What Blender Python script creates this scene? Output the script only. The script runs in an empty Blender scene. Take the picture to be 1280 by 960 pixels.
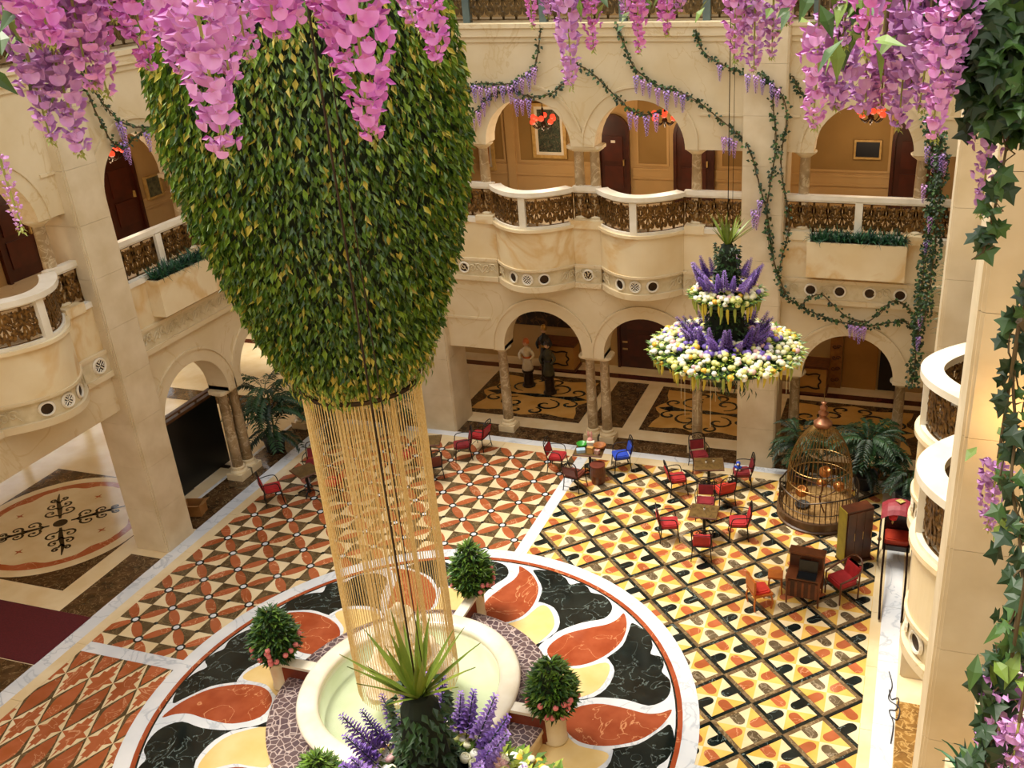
import bpy, math, random
from mathutils import Vector, Matrix
sc = bpy.context.scene
col = sc.collection
rnd = random.Random(11)
PI = math.pi
def R(d): return math.radians(d)

# ---------------------------------------------------------------- camera
YAW, PITCH, ROLL = -0.30996118, 0.44026019, -0.03987681
CAM = Vector((6.531, -9.790, 10.767))
fw = Vector((math.sin(YAW)*math.cos(PITCH), math.cos(YAW)*math.cos(PITCH), -math.sin(PITCH)))
rt0 = Vector((math.cos(YAW), -math.sin(YAW), 0)); up0 = rt0.cross(fw)
rt = rt0*math.cos(ROLL) + up0*math.sin(ROLL)
up = -rt0*math.sin(ROLL) + up0*math.cos(ROLL)
cd = bpy.data.cameras.new('camera'); cam = bpy.data.objects.new('camera', cd); col.objects.link(cam)
cam.matrix_world = Matrix(((rt.x, up.x, -fw.x, CAM.x), (rt.y, up.y, -fw.y, CAM.y), (rt.z, up.z, -fw.z, CAM.z), (0, 0, 0, 1)))
cd.sensor_width = 36; cd.lens = 1219.7/1280*36
cd.shift_x = -(768.43-640)/1280; cd.shift_y = -(480-477.88)/1280
cd.clip_start = .05; cd.clip_end = 200
sc.camera = cam

# ---------------------------------------------------------------- world, sun, exposure
w = bpy.data.worlds.new('sky'); sc.world = w; w.use_nodes = True
nt = w.node_tree; bgn = nt.nodes['Background']
bgn.inputs[0].default_value = (.97, .98, 1.0, 1); bgn.inputs[1].default_value = 1.5
sd = bpy.data.lights.new('sun', 'SUN'); sd.energy = 4.6; sd.angle = R(24); sd.color = (1, .93, .80)
so = bpy.data.objects.new('sun', sd); col.objects.link(so)
so.rotation_euler = Vector((-.40, .06, 1)).to_track_quat('Z', 'Y').to_euler()
vs = sc.view_settings
vs.view_transform = 'Standard'; vs.look = 'None'; vs.gamma = 1; vs.use_curve_mapping = False
vs.exposure = 0.22

# ---------------------------------------------------------------- materials
def lin(c):
    return tuple((x/12.92 if x <= .04045 else ((x+.055)/1.055)**2.4) for x in c)
def hexc(h):
    h = h.lstrip('#'); return lin(tuple(int(h[i:i+2], 16)/255 for i in (0, 2, 4)))
MATS = {}
def mat(name, c1, c2=None, scale=3.0, rough=.5, vein=None, vscale=2.0, vwidth=.03, metal=0.0, rand=0.0, bump=0.0, spec=.5, detail=4, trans=0.0, sss=0.0, coat=0.0, local=False):
    if name in MATS: return MATS[name]
    m = bpy.data.materials.new(name); m.use_nodes = True; n = m.node_tree.nodes; l = m.node_tree.links
    b = n['Principled BSDF']
    c1 = hexc(c1) if isinstance(c1, str) else c1
    c2 = c1 if c2 is None else (hexc(c2) if isinstance(c2, str) else c2)
    if local:
        tc = n.new('ShaderNodeTexCoord'); pos = tc.outputs['Object']
    else:
        g = n.new('ShaderNodeNewGeometry'); pos = g.outputs['Position']
    tx = n.new('ShaderNodeTexNoise'); tx.inputs['Scale'].default_value = scale; tx.inputs['Detail'].default_value = detail
    l.new(pos, tx.inputs['Vector'])
    cr = n.new('ShaderNodeValToRGB'); e = cr.color_ramp.elements
    e[0].position = .34; e[1].position = .66; e[0].color = (*c1, 1); e[1].color = (*c2, 1)
    l.new(tx.outputs['Fac'], cr.inputs[0]); out = cr.outputs[0]
    if vein is not None:
        v = hexc(vein) if isinstance(vein, str) else vein
        t2 = n.new('ShaderNodeTexNoise'); t2.inputs['Scale'].default_value = vscale; t2.inputs['Detail'].default_value = 5; t2.inputs['Distortion'].default_value = 1.2
        l.new(pos, t2.inputs['Vector'])
        ms = n.new('ShaderNodeMath'); ms.operation = 'SUBTRACT'; ms.inputs[1].default_value = .5; l.new(t2.outputs['Fac'], ms.inputs[0])
        ma = n.new('ShaderNodeMath'); ma.operation = 'ABSOLUTE'; l.new(ms.outputs[0], ma.inputs[0])
        mr = n.new('ShaderNodeMapRange'); mr.inputs[1].default_value = 0; mr.inputs[2].default_value = vwidth; mr.inputs[3].default_value = .85; mr.inputs[4].default_value = 0
        l.new(ma.outputs[0], mr.inputs[0])
        mx = n.new('ShaderNodeMix'); mx.data_type = 'RGBA'; l.new(mr.outputs[0], mx.inputs[0]); l.new(out, mx.inputs[6]); mx.inputs[7].default_value = (*v, 1)
        out = mx.outputs[2]
    if rand > 0:
        oi = n.new('ShaderNodeObjectInfo'); hs = n.new('ShaderNodeHueSaturation')
        mr2 = n.new('ShaderNodeMapRange'); mr2.inputs[3].default_value = 1-rand; mr2.inputs[4].default_value = 1+rand
        l.new(oi.outputs['Random'], mr2.inputs[0]); l.new(mr2.outputs[0], hs.inputs['Value']); l.new(out, hs.inputs['Color']); out = hs.outputs[0]
    l.new(out, b.inputs['Base Color'])
    b.inputs['Roughness'].default_value = rough; b.inputs['Metallic'].default_value = metal
    b.inputs['Specular IOR Level'].default_value = spec
    if coat: b.inputs['Coat Weight'].default_value = coat
    if trans: b.inputs['Transmission Weight'].default_value = trans
    if sss: b.inputs['Subsurface Weight'].default_value = sss; b.inputs['Subsurface Radius'].default_value = (.02, .02, .02)
    if bump:
        bp = n.new('ShaderNodeBump'); bp.inputs['Strength'].default_value = bump; bp.inputs['Distance'].default_value = .02
        l.new(tx.outputs['Fac'], bp.inputs['Height']); l.new(bp.outputs[0], b.inputs['Normal'])
    MATS[name] = m; return m
def glow(name, c, s):
    m = bpy.data.materials.new(name); m.use_nodes = True; b = m.node_tree.nodes['Principled BSDF']
    c = hexc(c); b.inputs['Base Color'].default_value = (*c, 1); b.inputs['Emission Color'].default_value = (*c, 1); b.inputs['Emission Strength'].default_value = s
    MATS[name] = m; return m

cream = mat('cream_stone', '#dccaa6', '#d2bd94', 1.4, .55, vein='#cbb284', vscale=.7, vwidth=.012)
slab = mat('pier_stone', '#dccbab', '#cdb994', 2.2, .5, rand=.03)
golden = mat('golden_stone', '#e6d5b0', '#dcc598', 1.2, .45, vein='#d2ad72', vscale=.45, vwidth=.05)
trimw = mat('white_trim', '#ece4d2', '#ddd2ba', 3, .4)
carved = mat('carved_stone', '#d8c8a4', '#c6b48c', 6, .7, bump=.4)
inner = mat('corridor_plaster', '#c4a06a', '#ba955c', 1.2, .8)
inner2 = mat('corridor_panel', '#9c7a42', '#8f6e38', 1.2, .8)
shaftm = mat('column_marble', '#b89f7a', '#9c825a', 5, .3, vein='#d6c3a0', vscale=4, vwidth=.04)
bronze = mat('bronze_ironwork', '#3e2a14', '#86622e', 22, .38, metal=.6)
bronzed = mat('dark_iron', '#2a1d10', '#3d2a16', 14, .45, metal=.6)
whitem = mat('white_marble', '#e6e6e6', '#cfd3d8', 1.3, .12, vein='#b4bac2', vscale=1.1, vwidth=.02)
creamm = mat('cream_marble', '#e8d5ae', '#dcc396', 1.8, .14)
blackm = mat('black_marble', '#0f1514', '#1c2422', 4, .1, vein='#75827c', vscale=2.6, vwidth=.009)
orangem = mat('orange_marble', '#b0623e', '#a2562f', 3.5, .1, vein='#d8a078', vscale=1.6, vwidth=.010, rand=.12)
dropm = mat('red_orange_marble', '#a65232', '#944224', 3.0, .09, vein='#e0a070', vscale=1.4, vwidth=.008)
paleym = mat('pale_yellow_marble', '#e8cc90', '#dfbd78', 2.0, .1)
yellowm = mat('yellow_marble', '#e3bb66', '#d9a94c', 2.5, .12, rand=.05)
brownm = mat('brown_marble', '#66543a', '#4c3c26', 7, .12, vein='#8b7550', vscale=4, vwidth=.02, rand=.1)
greym = mat('grey_marble', '#6e5e48', '#54462f', 8, .12, vein='#a8977c', vscale=5, vwidth=.03, rand=.15)
emper = mat('dark_emperador_marble', '#3c2a18', '#5a4128', 5, .1, vein='#8f7752', vscale=5, vwidth=.02)
doorm = mat('mahogany_wood', '#3a1408', '#4a1c0c', 5, .35)
woodm = mat('brown_wood', '#4d2612', '#6b3a1c', 9, .4)
gilt = mat('gilt_frame', '#b08b4a', '#c9a562', 10, .4)
leafd = mat('dark_leaf', '#26451a', '#355a22', 5, .45)
leafm = mat('mid_leaf', '#456422', '#5f7c2c', 5, .4)

# ---------------------------------------------------------------- mesh helpers
class MB:
    def __init__(s, T=None): s.v = []; s.f = []; s.m = []; s.T = T
    def add(s, vs_, fs_, mi=0):
        o = len(s.v)
        s.v += [tuple(s.T(*p)) for p in vs_] if s.T else [tuple(p) for p in vs_]
        for f in fs_: s.f.append(tuple(i+o for i in f)); s.m.append(mi)
    def box(s, x0, x1, y0, y1, z0, z1, mi=0):
        s.add([(x0,y0,z0),(x1,y0,z0),(x1,y1,z0),(x0,y1,z0),(x0,y0,z1),(x1,y0,z1),(x1,y1,z1),(x0,y1,z1)],
              [(0,3,2,1),(4,5,6,7),(0,1,5,4),(1,2,6,5),(2,3,7,6),(3,0,4,7)], mi)
    def prism(s, poly, z0, z1, mi=0, bottom=True):
        n = len(poly)
        vs_ = [(p[0],p[1],z0) for p in poly]+[(p[0],p[1],z1) for p in poly]
        fs_ = [tuple(range(n,2*n))]+[(i,(i+1)%n,n+(i+1)%n,n+i) for i in range(n)]
        if bottom: fs_.append(tuple(reversed(range(n))))
        s.add(vs_, fs_, mi)
    def lathe(s, prof, n=16, c=(0,0), mi=0, a0=0, a1=2*PI, caps=True):
        full = abs(a1-a0-2*PI) < 1e-6; k = n if full else n+1
        vs_ = []; fs_ = []
        for r, z in prof:
            for i in range(k):
                a = a0+(a1-a0)*i/n; vs_.append((c[0]+r*math.cos(a), c[1]+r*math.sin(a), z))
        for j in range(len(prof)-1):
            for i in range(n):
                i2 = (i+1) % k
                fs_.append((j*k+i, j*k+i2, (j+1)*k+i2, (j+1)*k+i))
        if caps and full:
            if prof[0][0] > 1e-4: fs_.append(tuple(reversed(range(k))))
            if prof[-1][0] > 1e-4: fs_.append(tuple((len(prof)-1)*k+i for i in range(k)))
        s.add(vs_, fs_, mi)
    def tube(s, pts, r, n=6, mi=0, closed=False, caps=True):
        pts = [Vector(p) for p in pts]; m = len(pts)
        if m < 2: return
        rr = r if isinstance(r, (list, tuple)) else [r]*m
        vs_ = []; fs_ = []; prev = None
        for i, p in enumerate(pts):
            if closed: t = pts[(i+1) % m]-pts[i-1]
            else: t = pts[min(i+1, m-1)]-pts[max(i-1, 0)]
            if t.length < 1e-9: t = Vector((0,0,1))
            t.normalize()
            if prev is None:
                a = Vector((0,0,1)) if abs(t.z) < .9 else Vector((1,0,0))
                prev = (a-t*a.dot(t)).normalized()
            else:
                q = prev-t*prev.dot(t)
                prev = q.normalized() if q.length > 1e-6 else t.orthogonal().normalized()
            b = t.cross(prev)
            for k in range(n):
                a = 2*PI*k/n; vs_.append(p+prev*(rr[i]*math.cos(a))+b*(rr[i]*math.sin(a)))
        for i in range(m if closed else m-1):
            i2 = (i+1) % m
            for k in range(n):
                k2 = (k+1) % n; fs_.append((i*n+k, i*n+k2, i2*n+k2, i2*n+k))
        if caps and not closed:
            fs_.append(tuple(reversed(range(n)))); fs_.append(tuple((m-1)*n+k for k in range(n)))
        s.add(vs_, fs_, mi)
    def leaf(s, p, d, nrm, L, W, mi=0, fold=.25, droop=.15):
        d = Vector(d).normalized(); nrm = Vector(nrm); nrm = nrm-d*nrm.dot(d)
        nrm = nrm.normalized() if nrm.length > 1e-5 else d.orthogonal().normalized()
        sd_ = d.cross(nrm); p = Vector(p)
        a = p; b = p+d*L*.45+sd_*W*.5+nrm*W*fold; c = p+d*L*.45-sd_*W*.5+nrm*W*fold; m_ = p+d*L*.5-nrm*W*fold*.2; e = p+d*L-nrm*L*droop
        s.add([a, b, m_, c, e], [(0,1,2),(0,2,3),(1,4,2),(2,4,3)], mi)
    def ball(s, c, r, n=6, k=4, mi=0, sz=1.0):
        prof = [(r*math.sin(PI*j/k), c[2]-r*sz*math.cos(PI*j/k)) for j in range(k+1)]
        prof[0] = (.0001, prof[0][1]); prof[-1] = (.0001, prof[-1][1])
        s.lathe(prof, n, (c[0], c[1]), mi, caps=False)
    def mesh(s, name, mats, smooth=False):
        me = bpy.data.meshes.new(name); me.from_pydata([tuple(p) for p in s.v], [], s.f)
        ms = mats if isinstance(mats, (list, tuple)) else [mats]
        for m in ms: me.materials.append(m)
        if len(ms) > 1: me.polygons.foreach_set('material_index', s.m)
        if smooth: me.polygons.foreach_set('use_smooth', [True]*len(s.f))
        me.update(); return me
    def build(s, name, mats, parent=None, smooth=False, loc=None):
        o = bpy.data.objects.new(name, s.mesh(name, mats, smooth)); col.objects.link(o)
        if parent is not None: o.parent = parent
        if loc is not None: o.location = loc
        return o
def inst(name, me, parent=None, loc=(0,0,0), rz=0.0, sc_=None):
    o = bpy.data.objects.new(name, me); col.objects.link(o); o.location = loc
    if rz: o.rotation_euler = (0,0,rz)
    if sc_: o.scale = sc_
    if parent is not None: o.parent = parent
    return o
def tag(o, label, cat, group=None, kind=None):
    o['label'] = label; o['category'] = cat
    if group: o['group'] = group
    if kind: o['kind'] = kind
    return o
def thing(name, label, cat, loc=(0,0,0), rz=0, group=None):
    o = bpy.data.objects.new(name, None); col.objects.link(o); o.empty_display_size = .1
    o.location = loc; o.rotation_euler = (0,0,rz); return tag(o, label, cat, group)
def struct(o, label=None):
    o['kind'] = 'structure'
    if label: o['label'] = label
    return o
def sroot(name, label):
    o = bpy.data.objects.new(name, None); col.objects.link(o); return struct(o, label)
def stuff(o): o['kind'] = 'stuff'; return o
def copy_tree(o, parent=None):
    c = o.copy(); col.objects.link(c)
    if parent is not None: c.parent = parent
    for ch in list(o.children): copy_tree(ch, c)
    return c
def catmull(pts, k=4, closed=False):
    pts = [Vector(p) for p in pts]; n = len(pts); out = []
    for i in range(n if closed else n-1):
        if closed: p0,p1,p2,p3 = pts[i-1],pts[i],pts[(i+1)%n],pts[(i+2)%n]
        else: p0,p1,p2,p3 = pts[max(i-1,0)],pts[i],pts[i+1],pts[min(i+2,n-1)]
        for j in range(k):
            t = j/k
            out.append(.5*((2*p1)+(p2-p0)*t+(2*p0-5*p1+4*p2-p3)*t*t+(3*p1-p0-3*p2+p3)*t**3))
    if not closed: out.append(pts[-1])
    return out
# ================================================================ FLOOR
XL, XR, YB = -6.67, 6.95, 8.52
b = MB(); b.box(XL-9, XR+3, -14, YB+9, -.2, 0)
floor = struct(b.build('floor', creamm), 'polished marble floor of the atrium with inlaid mosaics')
def clip(poly, x0, x1, y0, y1):
    for ax, lim, sg in ((0,x0,1),(0,x1,-1),(1,y0,1),(1,y1,-1)):
        out = []
        for i in range(len(poly)):
            a, c = poly[i-1], poly[i]; da = (a[ax]-lim)*sg; dc = (c[ax]-lim)*sg
            if da >= 0: out.append(a)
            if (da > 0 and dc < 0) or (da < 0 and dc > 0):
                t = da/(da-dc); out.append((a[0]+(c[0]-a[0])*t, a[1]+(c[1]-a[1])*t))
            elif dc == 0 and da < 0: pass
        # order fix: Sutherland-Hodgman keeps the order a -> crossing -> c
        poly = out
        if len(poly) < 3: return []
    return poly
def area(p): return .5*sum(p[i-1][0]*p[i][1]-p[i][0]*p[i-1][1] for i in range(len(p)))
TILES = {}
def tile(parent, name, key, poly, c, m, z0, z1, reg):
    """one inlaid piece: poly is local to c; whole pieces share mesh data, border pieces are cut"""
    wp = [(c[0]+p[0], c[1]+p[1]) for p in poly]
    if all(math.hypot(*p) < 4.12 for p in wp): return
    x0, x1, y0, y1 = reg
    if all(x0 <= p[0] <= x1 and y0 <= p[1] <= y1 for p in wp):
        if key not in TILES:
            q = MB(); q.prism(poly, z0, z1, bottom=False); TILES[key] = q.mesh(name, m)
        inst(name, TILES[key], parent, (c[0], c[1], 0))
    else:
        q = clip(wp, *reg)
        if len(q) < 3 or abs(area(q)) < .002: return
        mb = MB(); mb.prism(q, z0, z1, bottom=False); mb.build(name, m, parent)
def ell(rx, ry, n=14): return [(rx*math.cos(2*PI*i/n), ry*math.sin(2*PI*i/n)) for i in range(n)]
def rot(poly, a): c_, s_ = math.cos(a), math.sin(a); return [(p[0]*c_-p[1]*s_, p[0]*s_+p[1]*c_) for p in poly]
SI = .12; TY = 8.05
# --- north-west quarter: petals, triangles and node rings
reg = (-6.2, -SI, SI, TY)
b = MB(); b.prism([(-6.2,SI),(-SI,SI),(-SI,TY),(-6.2,TY)], .0, .002)
nw = struct(b.build('floor', brownm), 'mosaic floor of orange petals and brown and cream triangles')
s = .43
petal = [(.25*math.cos(2*PI*i/16)*(1 if abs(math.cos(2*PI*i/16)) < .99 else 1.06), .088*math.sin(2*PI*i/16)) for i in range(16)]
pet = [rot(petal, PI/4), rot(petal, -PI/4)]
g = .004
for i in range(-1, 14):
    for j in range(-2, 18):
        x, y = -5.864+s*i, .803+s*j
        if x > 0 or y < -.4 or y > TY: continue
        ie, je = i % 2 == 0, j % 2 == 0
        A, B_, C_, D = (g,g), (s-g,g), (s-g,s-g), (g,s-g)
        if (i+j) % 2 == 0:
            t1 = ([A, B_, C_], 'a'); t2 = ([A, C_, D], 'b'); p = 0
            c1, c2 = ('cream','brown') if ie else ('brown','cream')
        else:
            t1 = ([A, B_, D], 'c'); t2 = ([B_, C_, D], 'd'); p = 1
            c1, c2 = ('brown','cream') if not ie else ('cream','brown')
        for (tr, kk), c_ in ((t1,c1),(t2,c2)):
            tile(nw, c_+'_triangle_tile', 'nw'+kk+c_, tr, (x,y), creamm if c_ == 'cream' else brownm, .0, .005, reg)
        tile(nw, 'petal_tile', 'nwp%d' % p, pet[p], (x+s/2, y+s/2), orangem, 0, .0065, reg)
        if (i+j) % 2 == 0:
            tile(nw, 'node_ring_tile', 'nwn', ell(.085,.085), (x,y), blackm, 0, .0075, reg)
            tile(nw, 'node_tile', 'nwo', ell(.05,.05), (x,y), whitem, 0, .0085, reg)
        elif i % 2:
            tile(nw, 'dot_tile', 'nwd', ell(.04,.04,8), (x,y), blackm, 0, .0075, reg)
# --- north-east quarter: framed squares with rounded tongues
reg = (SI, 6.5, SI, TY)
b = MB(); b.prism([(SI,SI),(6.5,SI),(6.5,TY),(SI,TY)], .0, .002)
ne = struct(b.build('floor', brownm), 'mosaic floor of black and brown framed squares with rounded tongues')
dx, dy = .532, .511
def tongue(c0, k):     # capsule reaching from side k of the cell towards the centre
    sx, sy = ((1,1),(-1,1),(-1,-1),(1,-1))[k]
    ux, uy = sx*dx/2, sy*dy/2                       # mid side
    tx, ty = -sx*dx/2, sy*dy/2                      # along the side
    ln = math.hypot(tx, ty); tx /= ln; ty /= ln
    nx, ny = ux/math.hypot(ux,uy), uy/math.hypot(ux,uy)
    h = math.hypot(ux,uy); o = h-.062; wd = .083; out = []
    inn = h-.205
    for q in range(9):
        a = PI*q/8; out.append((nx*(inn-wd*math.sin(a))+tx*wd*math.cos(a), ny*(inn-wd*math.sin(a))+ty*wd*math.cos(a)))
    out.append((nx*o-tx*wd, ny*o-ty*wd)); out.append((nx*o+tx*wd, ny*o+ty*wd))
    return out if area(out) > 0 else out[::-1]
for i in range(0, 14):
    for j in range(-6, 13):
        if (i+j) % 2: continue
        cx, cy = .10+dx*i, 2.53+dy*j
        if cx > 6.9 or cy < -.3 or cy > TY+.4: continue
        typeA = i % 2 == 0
        fm = blackm if typeA else greym
        co = [(dx,0),(0,dy),(-dx,0),(0,-dy)]; f1, f2 = .985, .84
        for k in range(4):
            p, q = co[k], co[(k+1) % 4]
            tile(ne, 'frame_strip_tile' if typeA else 'brown_strip_tile', 'nef%d%d' % (k, typeA), [(p[0]*f2,p[1]*f2),(p[0]*f1,p[1]*f1),(q[0]*f1,q[1]*f1),(q[0]*f2,q[1]*f2)], (cx,cy), blackm if typeA else mat('tan_marble','#7b6448','#5f4a30',7,.12,vein='#a08a66',vscale=4,vwidth=.03,rand=.12), 0, .005, reg)
            odd = k % 2 == 1                       # k=1,3: NW and SE sides
            org = odd if typeA else not odd
            tm = yellowm if org else creamm
            tile(ne, 'yellow_triangle_tile' if org else 'cream_triangle_tile', 'net%d%d' % (k, org), [(0,0),(p[0]*.83,p[1]*.83),(q[0]*.83,q[1]*.83)], (cx,cy), tm, 0, .0045, reg)
            tile(ne, 'orange_tongue_tile' if org else ('black_tongue_tile' if typeA else 'grey_tongue_tile'), 'neg%d%d%d' % (k, org, typeA), tongue(0, k), (cx,cy), orangem if org else fm, 0, .0062, reg)
# --- south-west quarter: star rhombi
reg = (-6.2, -SI, -8.0, -SI)
b = MB(); b.prism([(-6.2,-8),(-SI,-8),(-SI,-SI),(-6.2,-SI)], .0, .002)
sw = struct(b.build('floor', brownm), 'mosaic floor of orange star rhombi edged in cream and brown')
hw, hh = .2375, .53
def rhomb(f): return [(hw*f,0),(0,hh*f),(-hw*f,0),(0,-hh*f)]
qs = [(.95,0),(.44,.13),(.50,.37),(.26,.38),(.25,.62),(.09,.60),(0,.90)]
star = [(hw*a, hh*c) for a, c in qs]+[(-hw*a, hh*c) for a, c in qs[-2::-1]]+[(-hw*a, -hh*c) for a, c in qs[1:]]+[(hw*a, -hh*c) for a, c in qs[-2:0:-1]]
body = [(hw*.62,hh*.12),(hw*.30,hh*.62),(0,hh*.86),(-hw*.36,hh*.52),(-hw*.66,hh*.05),(-hw*.62,-hh*.12),(-hw*.30,-hh*.62),(0,-hh*.86),(hw*.36,-hh*.52),(hw*.66,-hh*.05)]
for j in range(-1, 14):
    for i in range(-3, 28):
        cx = -5.3+.475*i+(hw if j % 2 else 0); cy = -.63-.53*j
        if cx < -6.6 or cx > .2 or cy < -4.6: continue
        if j % 2 == 0:
            tile(sw, 'cream_rhombus_tile', 'swa', rhomb(.985), (cx,cy), creamm, 0, .004, reg)
            tile(sw, 'star_tile', 'swb', star, (cx,cy), orangem, 0, .006, reg)
        else:
            tile(sw, 'brown_rhombus_tile', 'swc', rhomb(.985), (cx,cy), brownm, 0, .004, reg)
            tile(sw, 'orange_tile', 'swd', body, (cx,cy), orangem, 0, .006, reg)
# --- strips, borders, circle band
b = MB(); b.box(-SI, SI, 4.0, TY+.05, 0, .009); b.build('marble_strip', whitem, floor)
b = MB(); b.box(-6.22, -4.0, -SI, SI, 0, .0092); b.build('marble_strip', whitem, floor)
b = MB(); b.box(4.0, 6.52, -SI, SI, 0, .0092); b.build('marble_strip', whitem, floor)
def slabs(x0, x1, y0, y1, n, along, m, z, name):
    for k in range(n):
        q = MB(); e = .003
        if along == 'x':
            a, c = x0+(x1-x0)*k/n, x0+(x1-x0)*(k+1)/n; q.box(a+e, c-e, y0, y1, 0, z)
        else:
            a, c = y0+(y1-y0)*k/n, y0+(y1-y0)*(k+1)/n; q.box(x0, x1, a+e, c-e, 0, z)
        q.build(name, m, floor)
slabs(-6.41, -6.19, -8.2, TY+.2, 12, 'y', creamm, .0095, 'cream_border_slab')
slabs(XL-.02, -6.41, -8.2, YB, 12, 'y', whitem, .0098, 'white_border_slab')
slabs(6.49, 6.66, -8.2, TY+.2, 12, 'y', creamm, .0095, 'cream_border_slab')
slabs(6.66, XR+.02, -8.2, YB, 12, 'y', whitem, .0098, 'white_border_slab')
slabs(-6.2, 6.5, TY, TY+.27, 12, 'x', creamm, .0095, 'cream_border_slab')
slabs(-6.41, 6.66, TY+.27, YB+.02, 12, 'x', whitem, .0098, 'white_border_slab')
def ringm(r0, r1, z0, z1, m, name, parent, n=96):
    q = MB(); q.lathe([(r0,z0),(r0,z1),(r1,z1),(r1,z0)], n, caps=False); return q.build(name, m, parent)
ringm(4.06, 4.31, 0, .012, whitem, 'white_ring_band', floor)
ringm(3.985, 4.06, 0, .0125, dropm, 'orange_ring_band', floor)
ringm(3.955, 3.985, 0, .0125, blackm, 'black_ring_band', floor)
b = MB(); b.lathe([(3.956,0),(3.956,.0115),(.01,.0115)], 96, caps=False)
med = struct(b.build('floor', whitem), 'round white marble medallion floor with orange drops and black leaves')
def polar(l, base): return [(r*math.cos(R(base+a)), r*math.sin(R(base+a))) for r, a in l]
drop = [(3.9,0),(3.74,-4.9),(3.43,-10),(2.98,-13.4),(2.58,-13.2),(2.32,-7.5),(2.37,.6),(2.76,3.2),(3.18,1.0),(3.5,-1.0),(3.72,-.9)]
yel = [(2.13,-9.5),(2.36,-11.2),(2.62,-15.0),(3.06,-15.6),(3.06,-19.7),(2.84,-26),(2.55,-29),(2.13,-28.8)]
blk = [(3.88,31.6),(3.97,26.5),(3.92,22),(3.81,19.2),(3.95,17.4),(3.93,14.5),(3.86,12.4),(3.94,9.5),(3.91,6),(3.80,3.2),(3.55,1.6),(3.2,4.2),(2.75,6.0),(2.34,4.6),(2.13,1.0),(2.13,6.0),(2.6,5.4),(2.93,9.3),(3.14,16),(3.13,21.5),(3.12,22.2),(3.46,25),(3.74,29.8)]
for k in range(10):
    base = 15.7+36*k
    for nm, l, m, z in (('yellow_segment', yel, paleym, .0135), ('black_leaf', blk, blackm, .0135), ('orange_drop', drop, dropm, .0145)):
        if nm == 'black_leaf': pts = [(p.x,p.y) for p in catmull([(*p,0) for p in polar(l, base)], 3, True)]
        else: pts = [(p.x,p.y) for p in catmull([(*p,0) for p in polar(l, base)], 4, True)]
        q = MB(); q.prism(pts, .010, z, bottom=False); q.build(nm, m, med)
# ================================================================ WALLS
REC = .2
def TB(u, w_, z): return (u, YB+REC+w_, z)
def TL(u, w_, z): return (XL-REC-w_, u, z)
XRW = 7.45
def TR(u, w_, z): return (XRW+w_, u, z)
def arcs(c, r, zs, st, n=18, a0=0.0, a1=PI):
    return [(c+r*math.cos(a0+(a1-a0)*i/n), zs+st+r*math.sin(a0+(a1-a0)*i/n)) for i in range(n+1)]
def arcade(T, parent, u0, u1, zs, zt, arches, w0, w1, m, st=.09, name='arcade_panel'):
    b = MB(T); cuts = [u0]
    for c, r in arches: cuts += [c-r, c+r]
    cuts.append(u1)
    for k in range(0, len(cuts), 2): b.box(cuts[k], cuts[k+1], w0, w1, zs, zt)
    for c, r in arches:
        p = [(c+r, zs)]+arcs(c, r, zs, st)+[(c-r, zs)]
        for w_ in (w0, w1):
            v = []; f = []
            for q in p: v += [(q[0], w_, q[1]), (q[0], w_, zt)]
            for i in range(len(p)-1): f.append((2*i, 2*i+1, 2*i+3, 2*i+2))
            b.add(v, f)
        v = []; f = []
        for q in p: v += [(q[0], w0, q[1]), (q[0], w1, q[1])]
        for i in range(len(p)-1): f.append((2*i, 2*i+1, 2*i+3, 2*i+2))
        b.add(v, f); b.box(c-r, c+r, w0, w1, zt-.001, zt)
    return b.build(name, m, parent)
def archring(T, parent, c, r, zs, st, lim, w0=0.0):
    for r0, r1, pr, nm in ((r, r+.235, .018, 'archivolt'), (r+.235, r+.285, .045, 'arch_moulding')):
        b = MB(T); n = 28; v = []; f = []
        pts = [(-1, a) for a in ()]
        seq = [(0, -st)]+[(PI*i/n, 0) for i in range(n+1)]+[(PI, -st)]
        k = 0
        for a, dz in seq:
            row = []
            for rr, ww in ((r0, w0), (r0, w0-pr), (r1, w0-pr), (r1, w0)):
                u = rr*math.cos(a)
                u = max(lim[0], min(lim[1], u))
                row.append((c+u, ww, zs+st+rr*math.sin(a)+dz))
            v += row
        for i in range(len(seq)-1):
            for q in range(3): f.append((4*i+q, 4*i+q+1, 4*i+q+5, 4*i+q+4))
        b.add(v, f); b.build(nm, cream, parent)
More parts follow.
